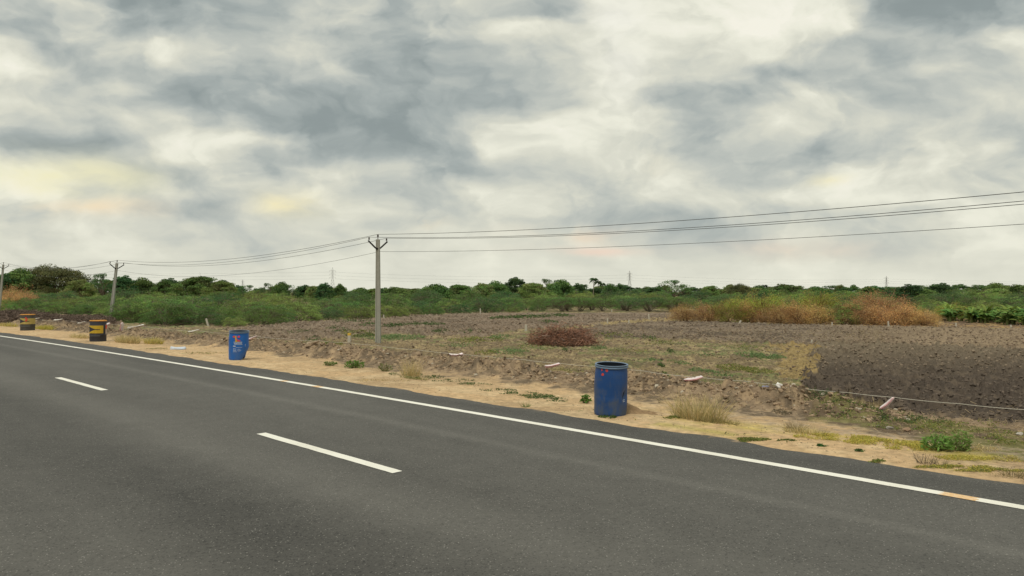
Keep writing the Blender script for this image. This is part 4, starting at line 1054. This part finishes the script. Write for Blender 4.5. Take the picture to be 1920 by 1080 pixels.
def rag(A, B, w0, w1, m, label, cat='rag', seed=1, name='cloth_strip', cr=.25):
    q = random.Random(seed); n_, k = 12, 12; V = []; UV = []
    w0 *= 1.35; w1 *= 1.35; A = np.array(A); B = np.array(B); d = (B-A)/np.linalg.norm(B-A); a_ = np.cross(d, (0, 0, 1)); a_ /= np.linalg.norm(a_)+1e-9; b_ = np.cross(a_, d)
    for i in range(n_):
        t = i/(n_-1); c = A*(1-t)+B*t+np.array([0, 0, -.02*math.sin(math.pi*t)]); rr = w0+(w1-w0)*t
        if i == 0: rr *= .25
        if i == n_-1: rr *= .55
        for j in range(k):
            an = 2*math.pi*j/k; r_ = rr*(1+cr*math.sin(3*an+t*4+seed)+cr*.6*q.uniform(-1, 1))
            V.append(c+a_*math.cos(an)*r_+b_*math.sin(an)*r_*.62); UV.append((t, j/k))
    Q = [(i*k+j, i*k+(j+1) % k, (i+1)*k+(j+1) % k, (i+1)*k+j) for i in range(n_-1) for j in range(k)]
    V += [A, B]; UV += [(0, 0), (1, 0)]
    T = [(n_*k, (j+1) % k, j) for j in range(k)]+[(n_*k+1, (n_-1)*k+j, (n_-1)*k+(j+1) % k) for j in range(k)]
    c0 = (A+B)/2
    o = mk(name, np.array(V)-c0, Q, T, m, None, None, True, UV, loc=tuple(c0)); tag(o, label, cat); return o
def rag_px(p0, p1, w0, w1, m, lb, seed, d2=5.0, **k):
    A = on_bank(*p0); B = on_bank(p1[0], p1[1], d2); zb = gz(B[0], B[1])
    B[2] = max(B[2], zb+w1*.4); rag(A, B, w0, w1, m, lb, 'rag', seed, **k)
rag_px((1676,744.5), (1650,767), .022, .05, M_C1, 'pale pink cloth roll hanging from the rope over dark soil', 1, 5.0)
rag_px((1318,706.5), (1284,712), .035, .05, M_C1, 'red and white cloth tied on the rope above the bank', 2, 5.0)
rag_px((1050,681.5), (1023,687), .035, .05, M_C1, 'pink and white cloth on the rope left of the near barrel', 3)
rag_px((868,664), (843,670), .045, .06, M_C1, 'pinkish white rag on the rope right of the upright pole', 4, cr=.4)
rag_px((600,638.5), (577,648), .025, .06, M_C3, 'tan rag hanging on the rope left of the yellow topped stone', 5)
rag_px((482,629.5), (460,637), .025, .035, M_C1, 'narrow pink cloth roll tied just right of the bright blue barrel', 6, 4.6)
rag_px((374,617.5), (353,622), .03, .035, M_C2, 'white cloth roll tied left of the bright blue barrel', 7)
rag_px((229,604.5), (228,620), .05, .06, M_C1, 'pinkish cloth hanging upright beside the leaning pole base', 8)
rag_px((206,605.5), (189,611), .04, .055, M_C1, 'pink cloth roll on the black and yellow barrel side', 9, 3.6)
rag_px((270,609), (240,615), .05, .06, M_C2, 'white cloth lying on the bank right of the leaning pole', 10)
rag_px((160,603), (146,606), .03, .04, M_C2, 'white cloth knot left of the black and yellow barrel', 11)
rag_px((75,596), (60,598), .03, .04, M_C2, 'white cloth knot right of the farthest barrel', 12)
rag_px((118,598), (101,600), .03, .035, M_C2, 'white cloth on the rope midway between the two yellow barrels', 13)
q = on_bank(1437, 728); zb = gz(q[0], q[1]); rag((q[0]-.09, q[1], zb+.07), (q[0]+.10, q[1]+.05, zb+.05), .05, .07, M_C4, 'crumpled dark blue rag lying on the soil bank', 'rag', 21, 'rag', .5)
q = on_bank(1470, 729); zb = gz(q[0], q[1]); rag((q[0]-.16, q[1], zb+.08), (q[0]+.14, q[1]+.02, zb+.04), .05, .045, M_C2, 'crumpled white bag on the bank right of the blue rag', 'bag', 22, 'plastic_bag', .45)
x, y = P(334, 656); rag((x-.28, y, gz(x, y)+.02), (x+.28, y, gz(x, y)+.02), .12, .10, M_WHITE, 'pale flattened plastic sheet on the sand left of bright blue barrel', 'litter', 23, 'plastic_sheet', .2)

# ------------------------------------------------------------------ rocks, clods, pebbles
def rock_unit(seed, sub_=2):
    import bmesh
    bm = bmesh.new(); bmesh.ops.create_icosphere(bm, subdivisions=sub_, radius=1); q = random.Random(seed)
    V = np.array([v.co[:] for v in bm.verts]); T = [[v.index for v in f.verts] for f in bm.faces]; bm.free()
    for _ in range(7):
        n_ = np.array([q.gauss(0, 1) for _ in range(3)]); n_ /= np.linalg.norm(n_); h = q.uniform(.55, .85); dd_ = V@n_; V -= np.outer(np.clip(dd_-h, 0, None), n_)
    return V*(1+.08*np.array([[q.uniform(-1, 1)] for _ in V])), np.array(T)
RU = [rock_unit(i) for i in range(6)]; RL = [rock_unit(i+10, 1) for i in range(6)]
def scatter(name, pos, size, colr, m, flat=.7, subd=None, seed=5, smooth=False, RU=RL):
    rg = np.random.default_rng(seed); b = MB()
    groups = rg.integers(6, size=len(pos))
    for g_ in range(6):
        idx = np.where(groups == g_)[0]
        if not len(idx): continue
        V0, T0_ = RU[g_]; n_ = len(idx); an = rg.uniform(0, 6.283, n_); ca, sa = np.cos(an), np.sin(an); s_ = size[idx]
        sx = s_*rg.uniform(.7, 1.4, n_); sy = s_*rg.uniform(.7, 1.3, n_); sz = s_*flat*rg.uniform(.6, 1.2, n_)
        X = V0[None, :, 0]*sx[:, None]; Y = V0[None, :, 1]*sy[:, None]; Zv = V0[None, :, 2]*sz[:, None]+X*rg.uniform(-.4, .4, (n_, 1))
        V = np.stack([X*ca[:, None]-Y*sa[:, None], X*sa[:, None]+Y*ca[:, None], Zv], 2)+pos[idx][:, None, :]
        T = (T0_[None]+(np.arange(n_)*len(V0))[:, None, None]).reshape(-1, 3)
        b.add(V.reshape(-1, 3), T=T, c=np.repeat(colr[idx], len(V0), 0))
    return b.build(name, m, smooth=smooth)
def ground_pts(S, D_):
    n_ = C(S)+D_; X, Y = W(S, n_); Zv = Tfull(X, Y)[0]; return np.stack([X, Y, Zv], 1)
rg = np.random.default_rng(99)
n_ = 20000; S = 3.5+rg.uniform(0, 1, n_)**1.5*52; D_ = 5.0+rg.normal(0, .62, n_); pos = ground_pts(S, D_)
keep = bankmask(S, D_) > .12; pos = pos[keep]; n_ = len(pos)
size = .012+.055*rg.uniform(0, 1, n_)**4.0
base = np.array([.25, .18, .118])*rg.uniform(.5, 1.7, (n_, 1)); base[rg.uniform(size=n_) < .06] = (.46, .40, .31)
tag(scatter('soil_clods', pos, size, base, M_CLOD), 'loose brown clods along the soil bank beside the verge', 'soil clods', kind='stuff')
n_ = 14000; S = rg.uniform(0, 1, n_)**1.6*48-1; D_ = 1.15+rg.uniform(0, 1, n_)**1.2*3.4; pos = ground_pts(S, D_); size = .005+.014*rg.uniform(0, 1, n_)**4
base = np.array([.36, .27, .17])*rg.uniform(.4, 1.6, (n_, 1)); tag(scatter('pebbles', pos, size, base, M_CLOD, .6), 'small pebbles scattered over the sandy verge', 'pebbles', kind='stuff')
# clods in the near dark plough
n_ = 95000; Y = 12+rg.uniform(0, 1, n_)**1.25*78; X = Y*rg.uniform(-.5, .78, n_); zz = zones(X, Y); s_, nn = SN(X, Y); keep = (zz['dark'] | zz['tan'] | zz['far'] | (rg.uniform(size=n_) < .45)) & (nn-C(s_) > 5.6)
X, Y = X[keep], Y[keep]; Zv = Tfull(X, Y)[0]; n_ = len(X); dk = zz['dark'][keep]
base = np.where(dk[:, None], np.where((Y < 26)[:, None], np.array([[.115, .09, .07]]), np.array([[.20, .155, .11]])), np.array([[.20, .15, .105]]))*rg.uniform(.7, 1.5, (n_, 1))
tag(scatter('field_clods', np.stack([X, Y, Zv], 1), .018+.05*rg.uniform(0, 1, n_)**2.4*np.clip(Y[:]/22, .6, 2), base, M_CLOD), 'dark clods thrown up across the ploughed plot', 'soil clods', kind='stuff')
# single stones one can point to
for i, (px, py, r_, c_, lb) in enumerate([(1700,811,.085,(.42,.28,.18),'brown rounded stone at the edge of the verge on the right'), (1667,807,.07,(.40,.36,.30),'pale grey stone left of the brown rounded stone'), (1647,803,.045,(.40,.34,.28),'small pale stone in the row of stones'),
    (1228,706,.17,(.36,.29,.21),'big straw matted clod just right of the near barrel top'), (1270,718,.15,(.30,.24,.17),'big grey brown clod between near barrel and cloth'), (1438,757,.06,(.55,.48,.40),'pale flat stone below the blue rag'),
    (1912,818,.07,(.60,.54,.46),'whitish stone at the right picture edge'), (975,697,.07,(.45,.36,.25),'tan stone at the foot of the bank left of near barrel'), (872,690,.08,(.46,.38,.29),'flat pale stone at the foot of the bank below the pinkish rag'),
    (806,686,.08,(.42,.27,.17),'reddish tan stone at the foot of the bank'), (1230,776,.0,(.3,.2,.1),'')]):
    if r_ == 0: continue
    x, y = P(px, py); V, T = RU[i % 6]; o = mk('stone', V*np.array([r_*1.25, r_, r_*.6])*.75, None, T, M_CLOD, None, np.ones((len(V), 3))*np.array(c_)*.75, False, loc=(x, y, gz(x, y)+r_*.3)); tag(o, lb, 'stone')
# spoil heap beside the near barrel
x, y = P(1182, 776); hn = 40; g1 = np.linspace(-1, 1, hn); XX, YY = np.meshgrid(g1*.62, g1*.34); rr_ = np.sqrt((XX/.60)**2+(YY/.32)**2)
ZZ = .16*np.exp(-((XX+.30)/.22)**2-(YY/.17)**2)+.06*np.clip(1-rr_, 0, 1)-.03+(fbm(XX*14, YY*14, 5)-.5)*.05*np.clip(1.2-rr_, 0, 1)
i3 = (np.arange(hn-1)[:, None]*hn+np.arange(hn-1)[None]).ravel(); cc = np.ones((hn*hn, 3))*K(.30, .20, .11)*(.6+.8*fbm(XX.ravel()*20, YY.ravel()*20, 6)[:, None])
keep = rr_.ravel()[i3] < 1.05
o = mk('dirt_heap', np.stack([XX.ravel(), YY.ravel(), ZZ.ravel()], 1), np.stack([i3, i3+1, i3+hn+1, i3+hn], 1)[keep], None, M_CLOD, None, cc, True, loc=(x+.18, y+.05, gz(x, y)-.0)); o.rotation_euler = (0, 0, R(-22))
tag(o, 'small heap of brown dirt right of the near blue barrel', 'dirt heap')

# ------------------------------------------------------------------ grasses and small plants
def blades(n, rx, ry, h, cs, rg, wd=.006, bend=.5, seg=3, fan=.6):
    th = rg.uniform(0, 6.283, n); rr = np.sqrt(rg.uniform(0, 1, n)); B0 = np.stack([rx*rr*np.cos(th), ry*rr*np.sin(th), np.full(n, -.02)], 1)
    dr = rg.normal(size=(n, 3))*[fan, fan, 0]+np.array([0, 0, 1.0])+B0*[.5, .5, 0]/max(rx, .05); dr = unit(dr); H = h*rg.uniform(.4, 1.1, n)[:, None]
    lean = unit(rg.normal(size=(n, 3))*[1, 1, 0])*bend*H; sd_ = unit(np.cross(dr, rg.normal(size=(n, 3))))*wd
    rows_ = []
    for k in range(seg+1):
        t = k/seg; c = B0+dr*H*t+lean*t*t*.6-np.array([0, 0, 1.0])*H*.25*bend*t*t
        rows_ += [c-sd_*(1-t*.85), c+sd_*(1-t*.85)]
    V = np.stack(rows_, 1); m_ = 2*(seg+1); bI = np.arange(n)[:, None]*m_
    Q = np.concatenate([bI+np.array([[2*k, 2*k+1, 2*k+3, 2*k+2]]) for k in range(seg)])
    cc = np.array(cs)[rg.integers(len(cs), size=n)]*rg.uniform(.7, 1.3, (n, 1))
    return V.reshape(-1, 3), Q, np.repeat(cc, m_, 0)
DRY = [(.60, .47, .23), (.52, .40, .19), (.68, .56, .30), (.40, .35, .15)]
GRN = [(.12, .19, .04), (.16, .23, .05), (.09, .14, .035)]
YLW = [(.56, .48, .10), (.50, .44, .10), (.62, .50, .14), (.36, .37, .08)]
def tuft(px, py, n, rx, ry, h, cs, label, seed, **k):
    x, y = P(px, py); rg = np.random.default_rng(seed); V, Q, c = blades(n, rx, ry, h, cs, rg, **k)
    an = math.atan2(DS[1], DS[0]); ca, sa = math.cos(an), math.sin(an)
    V = np.stack([V[:, 0]*ca-V[:, 1]*sa, V[:, 0]*sa+V[:, 1]*ca, V[:, 2]], 1)
    o = MB().add(V, Q, c=c).build('grass_tuft', M_GRASS); o.location = (x, y, gz(x, y)); tag(o, label, 'grass tuft'); return o
tuft(1308, 788, 620, .46, .16, .56, DRY+DRY+[(.30, .28, .12)], 'big pale dry grass tuft right of the near barrel', 1, fan=.30, wd=.004)
tuft(1345, 795, 380, .40, .12, .16, [(.24, .22, .09), (.40, .32, .15)], 'low greyish grass trailing right of the big dry tuft', 2, wd=.004)
tuft(770, 705, 320, .30, .15, .62, DRY, 'tall thin straw grass on the verge below upright pole', 3, fan=.22, wd=.003)
tuft(775, 711, 420, .50, .15, .14, [(.20, .22, .07), (.33, .28, .11)], 'short olive grass at the foot of the tall straw grass', 4, wd=.004)
tuft(240, 643, 900, .95, .35, .42, DRY, 'wide dry grass clump right of the black and yellow barrel', 5, wd=.009, fan=.35)
tuft(288, 645, 600, .65, .3, .36, DRY+YLW, 'yellowing grass clump at the foot of the left bank', 6, wd=.009, fan=.35)
tuft(150, 634, 420, .9, .3, .30, DRY, 'thin straw grass left of the black and yellow barrel', 7, wd=.009)
tuft(85, 618, 600, 1.3, .35, .34, YLW, 'yellow green grass clump right of the farthest barrel', 8, wd=.012)
tuft(15, 612, 600, 1.6, .35, .32, YLW+DRY, 'yellowing grass at the left picture edge', 9, wd=.012)
tuft(1510, 815, 300, .32, .12, .20, DRY+[(.30, .26, .10)], 'dry weed tuft on the verge left of the yellow grass', 10, wd=.004, fan=.5)
tuft(1490, 806, 120, .15, .1, .26, [(.28, .22, .12)], 'thin brown weed stalks above the dry weed tuft', 11, wd=.003)
tuft(1735, 872, 60, .10, .06, .24, [(.17, .14, .09)], 'dark dry weed stalk on the verge edge', 12, wd=.0025, fan=.35)
tuft(1758, 874, 45, .08, .05, .20, [(.17, .14, .09)], 'second dark weed stalk right of the first on the verge edge', 13, wd=.0025, fan=.35)
tuft(1905, 897, 150, .16, .08, .17, [(.20, .16, .09), (.30, .24, .12)], 'dark dry weed at the right picture edge', 14, wd=.003, fan=.6)
tuft(1862, 893, 130, .20, .06, .06, [(.24, .22, .08)], 'low dark weeds left of the right edge weed', 15, wd=.003, fan=.8)
tuft(986, 764, 60, .06, .05, .13, GRN, 'tiny green grass sprig at the asphalt edge', 16, wd=.004, fan=.5)
tuft(984, 744, 70, .09, .05, .10, GRN, 'small green sprout in the middle of the verge', 17, wd=.004, fan=.7)
tuft(1238, 758, 26, .05, .03, .22, [(.24, .19, .11)], 'single dry stalk standing right of the dirt heap', 18, wd=.003, fan=.3)
def herb(px, py, n, rx, h, cs, label, seed, LL=.07, WW=.035, name='weed_plant'):
    x, y = P(px, py); rg = np.random.default_rng(seed); e = empty(name, (x, y, gz(x, y)-.01)); tag(e, label, 'plant')
    th = rg.uniform(0, 6.28, n); rr = np.sqrt(rg.uniform(0, 1, n)); t = rg.uniform(.2, 1, n)
    Cn = np.stack([rx*rr*np.cos(th), rx*.8*rr*np.sin(th), h*t*(1-.35*rr**2)], 1)
    A = np.stack([np.cos(th), np.sin(th), rg.normal(.1, .5, n)], 1)+rg.normal(0, .5, (n, 3))
    V, Q = leaves(Cn, LL, WW, rg, .3, A); cc = np.repeat(np.array(cs)[rg.integers(len(cs), size=n)]*rg.uniform(.7, 1.3, (n, 1)), 4, 0)
    MB().add(V, Q, c=cc).build('leaves', M_GRASS, e)
    m_ = min(n, 60); V, Q = segs(Cn[:m_]*[.3, .3, 0], Cn[:m_], .004, .002); MB().add(V, Q, c=(.18, .20, .07)).build('stems', M_GRASS, e)
herb(1098, 757, 60, .10, .20, [(.08, .17, .03), (.12, .22, .04)], 'small green plant just left of the near barrel', 1, .08, .04)
herb(665, 691, 240, .28, .24, [(.11, .20, .045), (.15, .25, .05)], 'round leafy green plant on the verge left of the upright pole', 2, .075, .04)
herb(619, 687, 90, .22, .15, [(.13, .20, .05)], 'small green plant left of the round leafy plant', 3)
herb(722, 697, 80, .22, .26, [(.13, .18, .05), (.22, .20, .08)], 'straggly green plant right of the round leafy plant', 4, .06, .03)
herb(1757, 846, 260, .20, .25, [(.15, .28, .06), (.20, .34, .08)], 'leafy green bush on the verge, left half of the pair', 5, .085, .025)
herb(1800, 847, 190, .16, .30, [(.16, .26, .06), (.20, .30, .08)], 'lighter green bush on the verge, right half of the pair', 6, .085, .02)
herb(1140, 784, 70, .16, .05, [(.07, .12, .03)], 'dark green weed at the foot of the near barrel', 7, .05, .03)
herb(1246, 728, 40, .09, .14, [(.14, .18, .06)], 'small green sprout on the bank right of the near barrel', 8)
herb(1585, 762, 90, .20, .16, [(.08, .11, .035)], 'dark green weed on the bank left of the pink roll', 9, .06, .02)
# creeping and low growth nobody could count
def ellipse_scatter(name, lst, label, LL, WW, hmul, seed, lift=.5, mat_=None):
    rg = np.random.default_rng(seed); b = MB()
    for px, py, wpx, dep, n, h, cs in lst:
        n = int(n*2.6)
        x, y = P(px, py); hw = wpx/F*y/2*1.15
        th = rg.uniform(0, 6.28, n); rr = rg.uniform(0, 1, n)**.6*1.15; X = x+hw*rr*np.cos(th); Y = y+dep*rr*np.sin(th)
        k = (fbm(X*2.0, Y*2.0, seed, 3) > .43) if seed == 3 else (fbm(X*5.0, Y*5.0, seed, 3) > .50+rg.normal(0, .04, len(X))); X, Y, rr = X[k], Y[k], rr[k]
        if not len(X): continue
        Zv = Tfull(X, Y)[0]; n2_ = len(X); f = LL*max(1, y/30)
        Cn = np.stack([X, Y, Zv+h*rg.uniform(.05, 1, n2_)*(1-.5*rr)], 1)
        V, Q = leaves(Cn, f, WW*max(1, y/30), rg, .1); cc = np.repeat(np.array(cs)[rg.integers(len(cs), size=n2_)]*rg.uniform(.65, 1.35, (n2_, 1)), 4, 0)
        b.add(V, Q, c=cc)
    return tag(b.build(name, mat_ or M_GRASS), label, 'ground cover', kind='stuff')
gd, gy, gl = [(.085, .13, .045), (.12, .18, .06), (.07, .105, .04)], [(.22, .24, .065), (.28, .26, .08), (.15, .20, .055)], [(.17, .25, .10), (.22, .29, .12), (.13, .21, .08)]
FW = [(690,614,30,2,260,.25,gd),(735,616,30,2,260,.25,gd),(760,613,34,2,260,.25,gd),(802,613,50,2,420,.25,gd),(626,621,24,1.6,120,.2,gd),(641,626,24,1.5,120,.2,gd),(675,630,50,2,420,.22,gy),(612,649,46,1.2,420,.18,gy),(688,632,30,2,200,.2,gd),(745,636,80,2.4,800,.24,gl),
 (825,627,26,1.5,160,.2,gd),(882,628,34,1.5,200,.2,gd),(892,640,80,2.4,520,.14,gy),(937,600,30,3,200,.3,gd),(971,599,40,3,300,.3,gd),(998,598,56,3,420,.3,gd),(1047,595,46,3,300,.3,gd),(1030,608,30,2,200,.25,gd),(937,635,36,1.6,220,.2,gl),(959,663,56,1.4,420,.16,gl),(1059,661,8,.4,60,.18,gd),
 (912,665,34,1,200,.12,gy),(1150,633,56,1.6,260,.2,gy),(1124,655,24,.7,120,.15,gl),(1218,637,22,1,90,.16,gd),(1258,664,10,.5,70,.16,gd),(1240,690,10,.3,110,.14,gd),(1408,671,46,1.1,620,.18,gl),(1452,673,30,.8,260,.16,gl),(1381,695,60,1.0,520,.14,gy),(1422,698,50,.9,460,.15,gy),(1349,706,40,.7,320,.12,gl),(1273,683,34,.7,220,.12,gl),(1224,681,26,.6,180,.12,gl),(1310,700,30,.7,160,.1,gl),
 (590,640,30,1,100,.15,gd),(560,628,40,2,120,.2,gd),(660,606,60,2,160,.2,gd),(860,650,60,1.5,200,.12,gl),(1000,655,60,1.5,150,.1,gy),(1180,660,60,1.2,160,.1,gy),(1330,670,60,1.2,160,.1,gl),(1250,645,80,2,160,.12,gy),(1400,655,80,1.6,160,.1,gy)]
ellipse_scatter('field_weeds', FW, 'low green weeds in patches over the rough field', .07, .030, 1, 3)
VW = [(1620,783,160,.45,900,.08,gd+gy),(1760,802,200,.5,900,.07,gy),(1880,822,160,.5,800,.07,gy),(1556,772,70,.35,500,.1,gd),(1700,790,120,.4,500,.07,gd),
 (760,703,50,.3,200,.06,gd),(970,739,60,.2,160,.05,gd),(1025,748,60,.2,200,.05,gd),(800,708,60,.35,260,.05,gd),(845,715,70,.28,260,.05,gd),(885,722,60,.22,160,.04,gd),(930,733,60,.2,130,.04,gd),(1010,744,60,.2,150,.04,gd),(1045,752,50,.2,170,.04,gd),(1100,772,30,.12,90,.03,gd),(1175,789,26,.1,140,.04,gy),(1265,785,36,.12,200,.03,gy),
 (1370,816,40,.10,200,.03,gd),(1405,826,60,.10,420,.03,gy),(1478,830,34,.1,260,.03,gd+gy),(1540,838,12,.06,120,.03,[(.06,.15,.04)]),(1553,840,10,.05,90,.03,[(.06,.15,.04)]),(1611,848,14,.05,90,.03,gd),(1465,780,30,.2,90,.05,[(.16,.13,.08)]),(1640,866,30,.06,80,.02,gy),
 (1050,703,90,.4,1400,.16,DRY+gy),(1010,700,60,.3,500,.12,DRY+gy),(380,663,70,.4,200,.05,gy),(310,655,60,.3,150,.05,gy),(720,715,80,.25,120,.03,DRY),(350,690,30,.1,80,.03,gd)]
ellipse_scatter('verge_weeds', VW, 'low creeping weeds and moss over verge and bank foot', .042, .015, 1, 4)
YG_ = [(1560,823,110,.20,1500,.07,YLW),(1660,833,120,.18,1700,.07,YLW),(1720,841,110,.16,1500,.06,YLW),(1600,826,100,.16,1000,.06,YLW),(1800,862,90,.12,700,.05,YLW),(1860,885,110,.08,700,.03,YLW+gy),(1790,878,120,.07,700,.03,YLW+gy),(1895,864,60,.12,400,.06,YLW+DRY),(1835,846,60,.15,400,.08,DRY)]
ellipse_scatter('yellow_grass', YG_, 'short yellow grass along the right part of the verge', .035, .007, 1, 6)
# straw litter over bank and fields
def litter():
    rg = np.random.default_rng(123); b = MB()
    n_ = 7000; S = 2+rg.uniform(0, 1, n_)**1.5*50; D_ = 5.1+rg.normal(0, .8, n_); p = ground_pts(S, D_)+[0, 0, .012]
    d = unit(rg.normal(size=(n_, 3))*[1, 1, .35]); L_ = rg.uniform(.04, .16, (n_, 1)); V, Q = segs(p-d*L_/2, p+d*L_/2, .0035, .002)
    b.add(V, Q, c=np.repeat(np.array([[.36, .27, .16]])*rg.uniform(.4, 1.5, (n_, 1)), 6, 0))
    n_ = 30000; Y = 14+rg.uniform(0, 1, n_)**1.4*40; X = Y*rg.uniform(-.45, .5, n_); zz = zones(X, Y); s_, nn = SN(X, Y); k = (nn-C(s_) > 6) & ~zz['dark']; X, Y = X[k], Y[k]; n_ = len(X)
    p = np.stack([X, Y, Tfull(X, Y)[0]+.03], 1); d = unit(rg.normal(size=(n_, 3))*[1, 1, .6]); L_ = rg.uniform(.08, .3, (n_, 1)); V, Q = segs(p-d*L_/2, p+d*L_/2, .005, .003)
    b.add(V, Q, c=np.repeat(np.array([[.34, .27, .14]])*rg.uniform(.35, 1.5, (n_, 1)), 6, 0))
    tag(b.build('straw_litter', M_WOOD), 'dry straw and stubble lying over bank and rough field', 'straw', kind='stuff')
litter()
# heaped dead brush in front of the left thicket
rg = np.random.default_rng(500); b = MB()
n_ = 16000; px = rg.uniform(-60, 215, n_); dep = rg.uniform(0, 1, n_); Y = np.array([0.0])
yy = np.interp(px, [-60, 0, 60, 190, 215], [P(-60, 608)[1], P(0, 609)[1], P(60, 610)[1], P(190, 613)[1], P(215, 614)[1]]); Y = yy+dep*9; X = (px-960)/F*Y
hh = (.25+.75*fbm(X*.5, Y*.5, 77, 3))*.9*np.sin(np.pi*np.clip(dep, .05, .98))**.5; p = np.stack([X, Y, Tfull(X, Y)[0]+hh*rg.uniform(0, 1, n_)], 1)
d = unit(rg.normal(size=(n_, 3))*[1, 1, .45]); L_ = rg.uniform(.15, .6, (n_, 1)); V, Q = segs(p-d*L_/2, p+d*L_/2, .018, .008)
b.add(V, Q, c=np.repeat(np.array([[.15, .11, .085]])*rg.uniform(.4, 1.7, (n_, 1)), 6, 0))
tag(b.build('cut_brush', M_WOOD), 'spread of grey brown cut brushwood before the left thicket', 'brushwood', kind='stuff')
